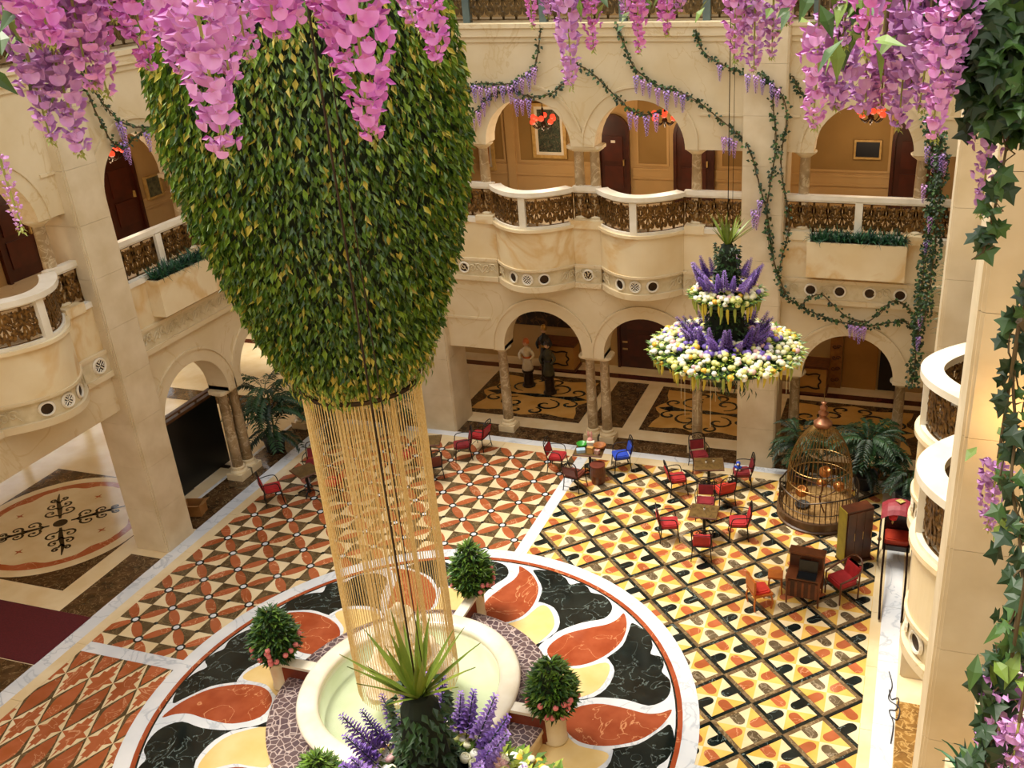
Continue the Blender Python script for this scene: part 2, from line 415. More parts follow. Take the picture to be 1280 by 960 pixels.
def column(T, parent, us, w_, zb, zt, r=.115, plinth=True, cap=True):
    """one or two marble shafts under a shared capital; base and capital are sub-parts"""
    objs = []
    for u in us:
        c = T(u, w_, 0)
        b = MB(); h = zt-zb; b0 = zb+(.3 if plinth else .06)
        b.lathe([(r*1.02, b0), (r, b0+h*.3), (r*.86, zt-.12), (r*.98, zt-.115), (r*.98, zt-.1)], 14, c[:2])
        o = b.build('column', shaftm, parent, True); objs.append(o)
        q = MB()
        if plinth:
            q.box(c[0]-.19, c[0]+.19, c[1]-.19, c[1]+.19, zb, zb+.16)
            q.lathe([(.185,zb+.16),(.19,zb+.185),(.175,zb+.21),(.14,zb+.22),(.135,zb+.245),(.15,zb+.265),(.145,zb+.29),(r,zb+.3)], 16, c[:2])
        else: q.lathe([(.15,zb),(.155,zb+.025),(.135,zb+.045),(r,zb+.06)], 16, c[:2])
        q.build('column_base', creamm if plinth else cream, o)
    if cap:
        q = MB()
        if len(us) == 1:
            c = T(us[0], w_, 0)
            q.lathe([(r*.95,zt-.12),(r*1.15,zt-.1),(.19,zt-.055),(.215,zt-.03),(.215,zt),(.19,zt+.012)], 18, c[:2])
        else:
            cs = [T(u, w_, 0) for u in us]
            for z0, z1, e in ((zt-.12,zt-.09,.12),(zt-.09,zt-.055,.165),(zt-.055,zt+.005,.205)):
                x0 = min(c[0] for c in cs)-e; x1 = max(c[0] for c in cs)+e; y0 = min(c[1] for c in cs)-e; y1 = max(c[1] for c in cs)+e
                ch = .06
                q.prism([(x0+ch,y0),(x1-ch,y0),(x1,y0+ch),(x1,y1-ch),(x1-ch,y1),(x0+ch,y1),(x0,y1-ch),(x0,y0+ch)], z0, z1)
        q.build('capital', cream, objs[0], len(us) == 1)
def pier(T, name, label, u0, u1, wf, wb, ztop=12.6, base=0.0):
    o = sroot(name, label); h = .93; z = base; k = 0
    while z < ztop-.01:
        z1 = min(z+h, ztop); b = MB(T); e = .004; c = .035
        # plan with moulded corner reveal
        pl = [(u0+c,wf),(u1-c,wf),(u1-c,wf+.02),(u1-.012,wf+.02),(u1-.012,wf+.045),(u1,wf+.045),(u1,wb),(u0,wb),(u0,wf+.045),(u0+.012,wf+.045),(u0+.012,wf+.02),(u0+c,wf+.02)]
        v = [(p[0],p[1],z+e) for p in pl]+[(p[0],p[1],z1) for p in pl]; n = len(pl)
        b.add(v, [tuple(range(n,2*n)), tuple(range(n))]+[(i,(i+1)%n,n+(i+1)%n,n+i) for i in range(n)])
        b.build('stone_slab', slab, o); z = z1; k += 1
    return o
# ---- ironwork panel: scrolls and leaves between a sill and a handrail along a plan curve
def spiral(cx, cy, r0, r1, a0, turns, n=12):
    return [(cx+(r0+(r1-r0)*i/n)*math.cos(a0+turns*2*PI*i/n), cy+(r0+(r1-r0)*i/n)*math.sin(a0+turns*2*PI*i/n)) for i in range(n+1)]
def ironwork(T, parent, path, z0, z1, m=None, name='ironwork_panel', mod=.27):
    """path: list of (u,w)"""
    P_ = [Vector((p[0],p[1])) for p in path]; L = [0]
    for i in range(1, len(P_)): L.append(L[-1]+(P_[i]-P_[i-1]).length)
    tot = L[-1]
    def at(s_):
        s_ = max(0, min(tot, s_))
        for i in range(1, len(P_)):
            if s_ <= L[i]+1e-9:
                t = (s_-L[i-1])/max(1e-9, L[i]-L[i-1]); p = P_[i-1].lerp(P_[i], t); d = (P_[i]-P_[i-1]).normalized(); return p, Vector((-d.y, d.x))
        return P_[-1], Vector((0,1))
    b = MB(T); k = max(1, round(tot/mod)); W = tot/k; H = z1-z0
    def ribbon(pts, wd, dp=.012, off=0.0):
        v = []; f = []
        n = len(pts)
        for i, (s_, t_) in enumerate(pts):
            a = pts[max(i-1,0)]; c = pts[min(i+1,n-1)]; dx_, dy_ = c[0]-a[0], c[1]-a[1]; l = math.hypot(dx_,dy_) or 1
            nx, ny = -dy_/l, dx_/l
            for sg in (1,-1):
                ss, tt = s_+nx*wd*.5*sg, max(z0, min(z1, t_+ny*wd*.5*sg)); p, nn = at(ss)
                for dd in (-dp, dp): q = p+nn*(dd+off); v.append((q.x,q.y,tt))
        for i in range(n-1):
            o = 4*i
            for a_, b_ in ((0,2),(2,3),(3,1),(1,0)): f.append((o+a_, o+b_, o+4+b_, o+4+a_))
        b.add(v, f)
    def lf(s_, t_, ang, ln, wd, off=.0):
        ca, sa = math.cos(ang), math.sin(ang); pts = [(0,0),(ln*.45,wd*.5),(ln,0),(ln*.45,-wd*.5)]; v = []
        for px_, py_ in pts:
            p, nn = at(s_+px_*ca-py_*sa); q = p+nn*(off); v.append((q.x,q.y,max(z0,min(z1,t_+px_*sa+py_*ca))))
        p, nn = at(s_+ln*.45*ca)
        for dd in (-.02,.02): q = p+nn*(off+dd); v.append((q.x,q.y,max(z0,min(z1,t_+ln*.45*sa))))
        b.add(v, [(0,1,4),(1,2,4),(2,3,4),(3,0,4),(0,1,5),(1,2,5),(2,3,5),(3,0,5)])
    for i in range(k):
        cx = (i+.5)*W; q = W*.26
        for sg in (1,-1):
            for tg in (1,-1):
                cz = z0+H*.5+tg*H*.24
                sp = spiral(0, 0, H*.21, H*.05, -PI/2 if tg > 0 else PI/2, .85*(1), 9)
                ribbon([(cx+sg*(W*.24+p[0]*W/H*.9*1.0), cz+p[1]*1.0) for p in sp], .040)
                lf(cx+sg*W*.24, cz-tg*H*.03, (PI/2*tg)+sg*.7, H*.26, H*.17)
                lf(cx+sg*W*.03, z0+H*.5+tg*H*.04, PI/2*tg-sg*.45, H*.34, H*.16)
            lf(cx+sg*W*.06, z0+H*.5, 0 if sg > 0 else PI, W*.40, H*.24)
            ribbon([(cx+sg*W*.5, z0+.005),(cx+sg*W*.40, z0+H*.3),(cx+sg*W*.49, z0+H*.5),(cx+sg*W*.40, z0+H*.7),(cx+sg*W*.5, z1-.005)], .034)
        lf(cx, z0+H*.43, PI/2, H*.18, H*.16); 
    ribbon([(tot*j/(4*k), z0+.012) for j in range(4*k+1)], .024); ribbon([(tot*j/(4*k), z1-.012) for j in range(4*k+1)], .024)
    return b.build(name, m or bronze, parent)
def strip(T, parent, path, z0, z1, w0, w1, name, m, closed=False):
    """band of given height following a plan path, offset w0..w1 to its right"""
    b = MB(T); n = len(path); v = []; f = []
    for i, p in enumerate(path):
        a = path[max(i-1,0)]; c = path[min(i+1,n-1)]; d = Vector((c[0]-a[0], c[1]-a[1])).normalized(); nn = Vector((-d.y, d.x))
        for ww, z in ((w0,z0),(w1,z0),(w1,z1),(w0,z1)): v.append((p[0]+nn.x*ww, p[1]+nn.y*ww, z))
    for i in range(n-1):
        for a_, b_ in ((0,1),(1,2),(2,3),(3,0)): f.append((4*i+a_, 4*i+b_, 4*i+4+b_, 4*i+4+a_))
    f.append((0,1,2,3)); f.append(tuple(4*(n-1)+q for q in (3,2,1,0)))
    b.add(v, f); return b.build(name, m, parent)
def bow(c, hw, pr, n=22, w0=0.0):
    return [(c-hw+2*hw*i/n, w0-pr*max(0, (.5+.5*math.cos(PI*(-1+2*i/n))))**.42) for i in range(n+1)]
def roundel(T, parent, u, w_, z, r, nrm=(0,-1), ros=False):
    """round vent set in the frieze: raised stone rim, dark hole or pierced rosette"""
    t = Vector((-nrm[1], nrm[0])); nn = Vector(nrm)
    def pt(a, rr, o): q = Vector((u,w_))+t*(rr*math.cos(a))+nn*o; return (q.x, q.y, z+rr*math.sin(a))
    n = 18; b = MB(T); v = []; f = []
    for i in range(n):
        a = 2*PI*i/n
        for rr, o in ((r*.72,.004),(r*.74,.03),(r*.9,.035),(r*1.02,.004)): v.append(pt(a, rr, o))
    for i in range(n):
        i2 = (i+1) % n
        for q in range(3): f.append((4*i+q, 4*i+q+1, 4*i2+q+1, 4*i2+q))
    b.add(v, f); o = b.build('vent_rim', trimw, parent)
    q = MB(T); q.add([pt(2*PI*i/n, r*.74, .006) for i in range(n)], [tuple(range(n))])
    q.build('vent_hole', bronzed, o)
    if ros:
        q = MB(T)
        for k in range(4):
            a = PI/4+k*PI/2
            q.tube([pt(a, r*.1, .012), pt(a, r*.74, .012)], .012, 4)
            q.tube([pt(a+PI/4+j*.18, r*(.35+.22*abs(j)), .014) for j in (-2,-1,0,1,2)], .01, 4)
        q.build('vent_rosette', trimw, o)
def scrolls(T, parent, path, zc, hgt, off=-.012, skip=()):
    """carved running scroll relief along a frieze"""
    P_ = [Vector(p) for p in path]; L = [0]
    for i in range(1, len(P_)): L.append(L[-1]+(P_[i]-P_[i-1]).length)
    tot = L[-1]; b = MB(T)
    def at(s_):
        s_ = max(0, min(tot, s_))
        for i in range(1, len(P_)):
            if s_ <= L[i]+1e-9:
                t = (s_-L[i-1])/max(1e-9, L[i]-L[i-1]); d = (P_[i]-P_[i-1]).normalized(); return P_[i-1].lerp(P_[i], t)+Vector((-d.y, d.x))*off
        return P_[-1]
    k = max(1, round(tot/.36)); W = tot/k
    for i in range(k):
        c = (i+.5)*W
        if any(abs(c-s_) < W*.62 for s_ in skip): continue
        for sg in (1,-1):
            sp = spiral(0, 0, hgt*.36, hgt*.07, 0 if sg > 0 else PI, 1.15*sg, 11)
            pts = []
            for p in sp: q = at(c+sg*W*.2+p[0]*.8); pts.append((q.x, q.y, zc+sg*hgt*.06+p[1]))
            b.tube(pts, .013, 4)
        q0, q1, q2 = at(c-W*.5), at(c), at(c+W*.5)
        b.tube([(q0.x,q0.y,zc-hgt*.34),(q1.x,q1.y,zc+hgt*.36),(q2.x,q2.y,zc-hgt*.34)], .011, 4)
    if b.v: b.build('frieze_scrolls', carved, parent)

def storey1(T, parent, u0, u1, arches, cols, lintel=None):
    """ground arcade: panel with arches on marble columns"""
    if lintel is None:
        arcade(T, parent, u0, u1, 2.15, 3.86, arches, 0, .5, cream)
        for c, r, lo, hi in [(c, r, -9, 9) for c, r in arches]:
            nb = [abs(c-o[0])/2 for o in arches if o[0] != c]
            lim = (nb[0]+.001 if nb else 9)
            archring(T, parent, c, r, 2.15, .09, (-lim, lim))
        edges = [u0]+sum([[c-r-.28, c+r+.28] for c, r in arches], [])+[u1]
        for k in (0, len(edges)-2):
            if edges[k+1]-edges[k] > .12:
                b = MB(T); b.box(edges[k], edges[k+1], -.03, 0, 2.86, 2.91); b.build('moulding', cream, parent)
    else:
        b = MB(T); b.box(u0, u1, 0, .5, lintel, 3.86); b.build('lintel_panel', cream, parent)
    for us in cols: column(T, parent, us, .25, 0, 2.15)
def storey2(T, parent, u0, u1, arches, cols, bows=(), planter=None, posts=()):
    """frieze, parapet, balustrade and arches of the first-floor gallery"""
    # plain frieze stretches between the bows
    segs = [u0]
    for c in bows: segs += [c-.88, c+.88]
    segs.append(u1)
    for k in range(0, len(segs), 2):
        a, c = segs[k], segs[k+1]
        if c-a < .05: continue
        b = MB(T); b.box(a, c, -.05, .4, 3.86, 4.27); b.build('frieze', carved, parent)
        b = MB(T); b.box(a, c, -.09, .3, 3.80, 3.90); b.box(a, c, -.07, .3, 4.24, 4.30); b.build('moulding', cream, parent)
        b = MB(T); b.box(a, c, 0, .4, 4.30, 5.14); b.build('parapet', golden, parent)
        b = MB(T); b.box(a, c, -.03, .42, 5.10, 5.2); b.build('sill', trimw, parent)
        if not (planter and k == 0 and False):
            b = MB(T); b.box(a, c, .05, .19, 5.84, 5.93); b.box(a, c, .075, .165, 5.80, 5.84); b.build('handrail', trimw, parent)
            ironwork(T, parent, [(a+(c-a)*j/6, .12) for j in range(7)], 5.2, 5.8)
    for c in bows:
        pth = bow(c, .88, .6, 30)
        bal = strip(T, parent, pth, 4.27, 5.13, 0, .16, 'balcony', golden)
        bal['label'] = 'bowed stone balcony front'
        strip(T, bal, pth, 3.9, 4.27, .03, .18, 'balcony_frieze', carved)
        strip(T, bal, pth, 3.80, 3.92, -.03, .16, 'balcony_base_moulding', cream)
        strip(T, bal, pth, 4.25, 4.30, -.03, .16, 'balcony_moulding', cream)
        # soffit and floor
        for z, nm in ((3.80, 'balcony_soffit'), (5.0, 'balcony_floor')):
            b = MB(T); n = len(pth); b.add([(p[0],p[1],z) for p in pth]+[(p[0],.12,z) for p in pth], [(i,i+1,n+i+1,n+i) for i in range(n-1)]); b.build(nm, cream, bal)
        strip(T, bal, pth, 5.10, 5.16, -.06, .19, 'balcony_sill', creamm)
        strip(T, bal, pth, 5.16, 5.21, -.0, .14, 'balcony_step', trimw)
        strip(T, bal, pth, 5.84, 5.93, -.06, .20, 'handrail', trimw)
        strip(T, bal, pth, 5.80, 5.845, .01, .13, 'handrail_moulding', trimw)
        ironwork(T, bal, [(p[0],p[1]+.07) for p in pth], 5.2, 5.8)
        pk = pth[len(pth)//2]; b = MB(T); b.box(pk[0]-.07, pk[0]+.07, pk[1]-.005, pk[1]+.15, 5.2, 5.82); b.build('baluster_post', trimw, bal)
        sl = [0]
        for i in range(1, len(pth)): sl.append(sl[-1]+math.dist(pth[i], pth[i-1]))
        scrolls(T, bal, pth, 4.08, .3, -.02+.03, skip=(sl[9], sl[15], sl[21]))
        for i, ros in ((9,False),(15,True),(21,False)):
            p = pth[i]; a = pth[i-1]; e = pth[i+1]; d = Vector((e[0]-a[0], e[1]-a[1])).normalized(); nn = (d.y, -d.x)
            roundel(T, bal, p[0]-nn[0]*.03*1, p[1]-nn[1]*.03*1, 4.08, .13, nn, ros)
    for u in posts:
        b = MB(T); b.box(u-.07, u+.07, .045, .195, 5.2, 5.82); b.build('baluster_post', trimw, parent)
    for us in cols:
        b = MB(T); b.box(min(us)-.2, max(us)+.2, -.06, .45, 5.08, 5.25); b.build('column_plinth', golden, parent)
        column(T, parent, us, .22, 5.25, 6.75, .11, plinth=False)
    arcade(T, parent, u0, u1, 6.75, 8.8, arches, 0, .45, cream, .0)
    for c, r in arches:
        nb = [abs(c-o[0])/2 for o in arches if o[0] != c]; lim = (nb[0]+.001 if nb else 9)
        archring(T, parent, c, r, 6.75, .0, (-lim, lim))
    # raised panel mouldings on the wall above the arches
    def frame(a, c, z0, z1):
        for bx in ((a,c,z0,z0+.05),(a,c,z1-.05,z1)):
            b = MB(T); b.box(bx[0], bx[1], -.03, 0, bx[2], bx[3]); b.build('moulding', cream, parent)
    for a, c in ((u0, arches[0][0]-arches[0][1]-.27), (arches[-1][0]+arches[-1][1]+.27, u1)):
        if c-a > .1:
            b = MB(T); b.box(a, c, -.03, 0, 7.4, 7.45); b.build('moulding', cream, parent)
    b = MB(T); b.box(u0, u1, -.04, .45, 8.74, 8.84); b.box(u0, u1, -.09, .45, 8.84, 9.0); b.box(u0, u1, -.13, .5, 9.0, 9.08); b.build('cornice', cream, parent)
    if planter:
        a, c = planter
        b = MB(T); b.box(a, c, -.3, 0.02, 4.42, 5.12); o = b.build('planter_box', golden, parent)
        b = MB(T); b.box(a+.05, c-.05, -.26, -.0, 5.12, 5.13); b.build('planter_soil', bronzed, o)
def storey3(T, parent, u0, u1, posts):
    ironwork(T, parent, [(u0+(u1-u0)*j/10, .2) for j in range(11)], 9.12, 9.85, mat('dark_bronze', '#4a3a22', '#6e5630', 16, .45, metal=.5))
    b = MB(T); b.box(u0, u1, .12, .28, 9.85, 9.95); b.build('handrail', trimw, parent)
    for u in posts: b = MB(T); b.box(u-.07, u+.07, .13, .27, 9.08, 9.86); b.build('baluster_post', mat('grey_green_post', '#5b6a66', '#4e5c58', 4, .5), parent)

RA = .92
# ---- back wall
wb = sroot('wall_back', 'back wall of cream stone arcades with two bowed balconies')
UC = .13
tw = [(UC-1.17, RA), (UC+1.17, RA)]; tcols = [(UC-2.27,), (UC-.17, UC+.17), (UC+2.27,)]
storey1(TB, wb, -3.3, 3.36, tw, tcols)
storey2(TB, wb, -3.3, 3.36, tw, tcols, bows=(UC-1.17, UC+1.17))
storey3(TB, wb, -3.3, 3.36, (-2.2, -.6, 1.0, 2.6))
storey1(TB, wb, 4.18, 7.4, [(5.56, .9)], [(4.5,), (6.62,)])
storey2(TB, wb, 4.18, 7.4, [(5.56, .9)], [(4.5,), (6.62,)], planter=(4.66, 6.5), posts=(5.56,))
storey3(TB, wb, 4.18, 7.4, (4.6, 6.4))
storey1(TB, wb, -7.3, -4.12, [(-5.4, .9)], [(-6.45,), (-4.4,)])
storey2(TB, wb, -7.3, -4.12, [(-5.4, .9)], [(-6.45,), (-4.4,)], planter=(-6.3, -4.5), posts=(-5.4,))
storey3(TB, wb, -7.3, -4.12, (-6.4, -4.6))
for a, c in ((-3.3, -1.95), (-.14, .40), (2.2, 3.36)): scrolls(TB, wb, [(a, -.05), (c, -.05)], 4.08, .3)
scrolls(TB, wb, [(4.18, -.05), (7.0, -.05)], 4.08, .3, skip=(.57, 1.13, 1.7, 2.27))
for u in (-3.05, -2.72, UC, 4.75, 5.31, 5.88, 6.45): roundel(TB, wb, u, -.05, 4.08, .13)
pier(TB, 'wall_back', 'left stone pier of the back wall', -4.12, -3.3, -REC, .7)
pier(TB, 'wall_back', 'right stone pier of the back wall beside the birdcage', 3.36, 4.18, -REC, .7)
# ---- left wall
wl = sroot('wall_left', 'left wall of cream stone with bowed balcony over the entrance')
twl = [(-1.17, RA), (1.17, RA)]; tcl = [(-2.27,), (-.17, .17), (2.27,)]
storey1(TL, wl, -2.65, 2.65, [], [], lintel=3.1)
storey2(TL, wl, -2.65, 2.65, twl, tcl, bows=(-1.17, 1.17))
storey3(TL, wl, -2.65, 2.65, (-1.6, 0, 1.6))
far = [(4.51, .95), (6.85, .95)]
storey1(TL, wl, 3.41, 8.9, far, [(5.51, 5.85), (7.98,)])
storey2(TL, wl, 3.41, 8.9, far, [(5.51, 5.85), (7.98,)], planter=(3.95, 7.4), posts=(4.6, 6.85))
storey3(TL, wl, 3.41, 8.9, (4.4, 5.9, 7.3))
scrolls(TL, wl, [(3.41, -.05), (8.5, -.05)], 4.08, .3)
for a, c in ((-2.65, -2.19), (2.19, 2.65)): roundel(TL, wl, (a+c)/2, -.05, 4.08, .15, (0,-1), True)
pier(TL, 'wall_left', 'stone pier of the left wall beside the entrance', 2.65, 3.41, -REC, .55)
pier(TL, 'wall_left', 'near stone pier of the left wall', -3.41, -2.65, -REC, .55)
# ---- right wall
wr = sroot('wall_right', 'right wall of cream stone with two bowed balconies seen along its length')
storey1(TR, wr, -2.65, 2.65, twl, tcl)
storey2(TR, wr, -2.65, 2.65, twl, tcl, bows=(-1.17, 1.17))
storey3(TR, wr, -2.65, 2.65, (-1.6, 0, 1.6))
storey1(TR, wr, 3.41, 8.9, far, [(5.51, 5.85), (7.98,)])
storey2(TR, wr, 3.41, 8.9, far, [(5.51, 5.85), (7.98,)], planter=(3.95, 7.4), posts=(4.6, 6.85))
nearA = [(-4.51, .95), (-6.85, .95)]
storey1(TR, wr, -8.6, -3.41, [(-6.85, .95), (-4.51, .95)], [(-5.85, -5.51)])
storey2(TR, wr, -8.6, -3.41, [(-6.85, .95), (-4.51, .95)], [(-5.85, -5.51)])
pier(TR, 'wall_right', 'far stone pier of the right wall', 2.65, 3.41, -.45, .5)
pier(TR, 'wall_right', 'near stone pier of the right wall', -3.41, -2.65, -.45, .5)
# ---- gallery slabs, inner walls and ceilings
def box_struct(name, label, x0, x1, y0, y1, z0, z1, m):
    b = MB(); b.box(x0, x1, y0, y1, z0, z1); return struct(b.build(name, m), label)
YI = YB+2.8; XLI = XL-3.0; XRI = XRW+2.6
for z0, z1, nm in ((4.72, 5.0, 'gallery'), (8.62, 8.98, 'upper gallery'), (12.4, 12.7, 'top')):
    box_struct('floor', nm+' slab along the back', XLI, XRI, YB+REC+.4, YI+.3 if z0 > 4.8 else 13.1, z0, z1, cream)
    box_struct('floor', nm+' slab along the left', XLI, XL-REC-.4, -9, YB+.6, z0, z1, cream)
    box_struct('floor', nm+' slab along the right', XRW+.4, XRI, -9, YB+.6, z0, z1, cream)
wbi = box_struct('wall_back', 'ochre inner wall of the back galleries', XLI, XRI, YI, YI+.2, 4.9, 12.7, inner)
wli = box_struct('wall_left', 'ochre inner wall of the left galleries', XLI-.2, XLI, -9, YI, 4.9, 12.7, inner)
wri = box_struct('wall_right', 'ochre inner wall of the right galleries', XRI, XRI+.2, -9, YI, 4.9, 12.7, inner)
wfr = box_struct('wall_front', 'cream front wall behind the viewer', XLI, XRI, -11.4, -11.2, -.2, 12.7, cream)
YG = 13.0
box_struct('wall_back', 'ochre ground floor wall behind the arcade', XLI-6, XRI, YG, YG+.2, -.1, 4.72, inner)
box_struct('wall_right', 'ochre ground floor wall behind the right arcade', XRI, XRI+.2, -11, YG, -.1, 4.72, inner)
# ================================================================ GALLERY AND GROUND-FLOOR INTERIORS
def TBI(u, w_, z): return (u, YI-w_, z)          # w = out of the inner wall, towards the atrium
def TLI(u, w_, z): return (XLI+w_, u, z)
def TRI(u, w_, z): return (XRI-w_, u, z)
def TBG(u, w_, z): return (u, YG-w_, z)
def wpanel(T, parent, u0, u1, z0, z1, m=inner2):
    b = MB(T); b.box(u0, u1, 0, .012, z0, z1); o = b.build('wall_panel', m, parent)
    e = .05; b = MB(T)
    b.box(u0-e, u1+e, 0, .03, z0-e, z0); b.box(u0-e, u1+e, 0, .03, z1, z1+e); b.box(u0-e, u0, 0, .03, z0, z1); b.box(u1, u1+e, 0, .03, z0, z1)
    b.build('panel_moulding', inner, o)
def dado(T, parent, u0, u1, z):
    b = MB(T); b.box(u0, u1, 0, .035, z, z+.05); b.box(u0, u1, 0, .02, z+.05, z+.2); b.box(u0, u1, 0, .035, z+.2, z+.25); b.build('dado_moulding', inner, parent)
    b = MB(T); b.box(u0, u1, 0, .03, z-.62, z-.5); b.build('skirting', inner2, parent)
DN = [0]
def arched_door(T, u, w_, z0, h, label, plate=True):
    DN[0] += 1; r = w_/2
    o = sroot('door_%d' % DN[0], label)
    def poly(x, top): return [(u-x, z0)]+[(u-x*math.cos(PI*i/12), top+x*math.sin(PI*i/12)) for i in range(13)]+[(u+x, z0)]
    b = MB(T); p = poly(r, z0+h-r); n = len(p)
    b.add([(q[0], .03, q[1]) for q in p], [tuple(range(n))]); b.build('door_leaf', doorm, o)
    b = MB(T); q_ = poly(r+.07, z0+h-r); v = []; f = []
    for a, c in zip(p, q_): v += [(a[0], .02, a[1]), (a[0], .09, a[1]), (c[0], .09, c[1]), (c[0], .0, c[1])]
    for i in range(n-1):
        for k in range(3): f.append((4*i+k, 4*i+k+1, 4*i+4+k+1, 4*i+4+k))
    b.add(v, f); b.build('door_frame', doorm, o)
    for zz0, zz1 in ((.15, .42), (.48, .78)):
        b = MB(T); b.box(u-r*.7, u+r*.7, .03, .05, z0+zz0*h, z0+zz1*h); b.build('door_panel', mat('mahogany_panel', '#451a0c', '#521f0f', 6, .35), o)
    b = MB(T); b.box(u+r*.72, u+r*.8, .03, .08, z0+h*.43, z0+h*.5); b.build('door_handle', gilt, o)
    if plate:
        b = MB(T); b.box(u-.05, u+.05, .05, .06, z0+h*.70, z0+h*.73); b.build('number_plate', trimw, o)
    return o
# back gallery, first floor
Z2 = 5.0
arched_door(TBI, -.03, .62, Z2, 1.86, 'arched mahogany door behind the twin columns of the back gallery')
arched_door(TBI, 1.82, .78, Z2, 1.9, 'arched mahogany door in the right arch of the back gallery')
arched_door(TBI, 6.5, .86, Z2, 1.9, 'arched mahogany door in the right corner bay of the back gallery')
dado(TBI, wbi, -4, -.42, 5.5); dado(TBI, wbi, .40, 1.36, 5.5); dado(TBI, wbi, 2.28, 6.0, 5.5)
for a, c in ((-3.0, -2.72), (-2.3, -.55), (.55, 1.2), (2.45, 3.2), (4.2, 5.95)): wpanel(TBI, wbi, a, c, 5.85, 7.9)
b = MB(TBI); b.box(-2.62, -2.42, 0, .06, 5.0, 8.6); b.build('pilaster', inner, wbi)
# upper-floor inner wall panels (dim)
for k in range(9): wpanel(TBI, wbi, -6.6+k*1.5, -5.5+k*1.5, 9.6, 11.6)
for k in range(8): wpanel(TLI, wli, -4+k*1.6, -2.8+k*1.6, 9.6, 11.6)
# left gallery, first floor
arched_door(TLI, 4.0, .8, 4.95, 1.9, 'arched mahogany door behind the bowed balcony of the left gallery')
arched_door(TLI, 6.8, .8, 4.95, 1.9, 'arched mahogany door behind the planter of the left gallery', False)
arched_door(TLI, 1.2, .8, 4.95, 1.9, 'arched mahogany door of the left gallery hidden by the balcony')
dado(TLI, wli, 4.5, 6.3, 5.4); dado(TLI, wli, 7.3, 10.8, 5.4); dado(TLI, wli, 1.7, 3.5, 5.4)
for a, c in ((4.75, 6.1), (8.2, 9.8), (2.0, 3.3)): wpanel(TLI, wli, a, c, 5.75, 7.6)
# added ceiling fill lamps, unseen, that brighten the ground-floor corridors and lobby
def fill_light(x, y, z, e=40, c=(1, .72, .42), where=''):
    t = thing('fill_light', 'small round added downlight '+where, 'light', (x, y, z), group='added corridor fill lamps')
    b = MB(); b.lathe([(.09,0),(.12,-.015),(.12,0)], 12, caps=False); b.build('rim', trimw, t)
    b = MB(); b.lathe([(.001,-.004),(.09,-.004)], 12, caps=False); b.build('lens', glow('fill_lens', '#ffd9a0', 4) if 'fill_lens' not in MATS else MATS['fill_lens'], t)
    ld = bpy.data.lights.new('fill_light', 'SPOT'); ld.energy = e; ld.color = c; ld.spot_size = R(140); ld.spot_blend = .8; ld.shadow_soft_size = .12
    lo = bpy.data.objects.new('fill_light_lamp', ld); col.objects.link(lo); lo.parent = t; lo.location = (0, 0, -.03)
# pictures on the inner walls
def picture(T, u0, u1, z0, z1, label, art, fr=.07, matw=.07):
    t = thing('framed_picture', label, 'picture', T((u0+u1)/2, .04, z0)); L = t.location
    def Tq(u, w_, z): p = T(u, w_, z); return (p[0]-L.x, p[1]-L.y, p[2]-L.z)
    b = MB(Tq)
    for bx in ((u0,u1,z0,z0+fr),(u0,u1,z1-fr,z1),(u0,u0+fr,z0+fr,z1-fr),(u1-fr,u1,z0+fr,z1-fr)): b.box(bx[0],bx[1],.03,.10,bx[2],bx[3])
    b.build('frame', gilt, t)
    b = MB(Tq); b.box(u0+fr, u1-fr, .03, .055, z0+fr, z1-fr); b.build('mount', trimw if matw else art, t)
    if matw: b = MB(Tq); b.box(u0+fr+matw, u1-fr-matw, .05, .062, z0+fr+matw, z1-fr-matw); b.build('painting', art, t)
    return t
artd = mat('dark_floral_painting', '#141a12', '#3d4a34', 14, .6, vein='#7a6a4c', vscale=9, vwidth=.03)
for k, (x, y) in enumerate(((-11.5, 7.5), (-9.5, -1.5))): fill_light(x, y, 4.6, 260, (1, .86, .66), ('by the lobby street windows', 'over the entrance carpet')[k])  # added to brighten the lobby floor
picture(TBI, -1.95, -1.13, 5.92, 7.15, 'large gilt framed dark floral painting in the left arch of the back gallery', artd)
picture(TBI, -3.32, -2.93, 5.6, 6.5, 'small framed ochre picture behind the leftmost column of the back gallery', mat('amber_painting', '#b0701e', '#8a4f12', 6, .6))
picture(TBI, 5.24, 5.80, 6.1, 6.5, 'dark framed panel in the right corner arch below the red lamp', mat('black_panel', '#0b0a10', '#12101a', 4, .4), .04, 0)
picture(TLI, 7.45, 7.95, 5.6, 6.1, 'small square framed picture in the left gallery beside the arched door', mat('grey_green_painting', '#6d6a48', '#3d4030', 12, .6), .04, 0)
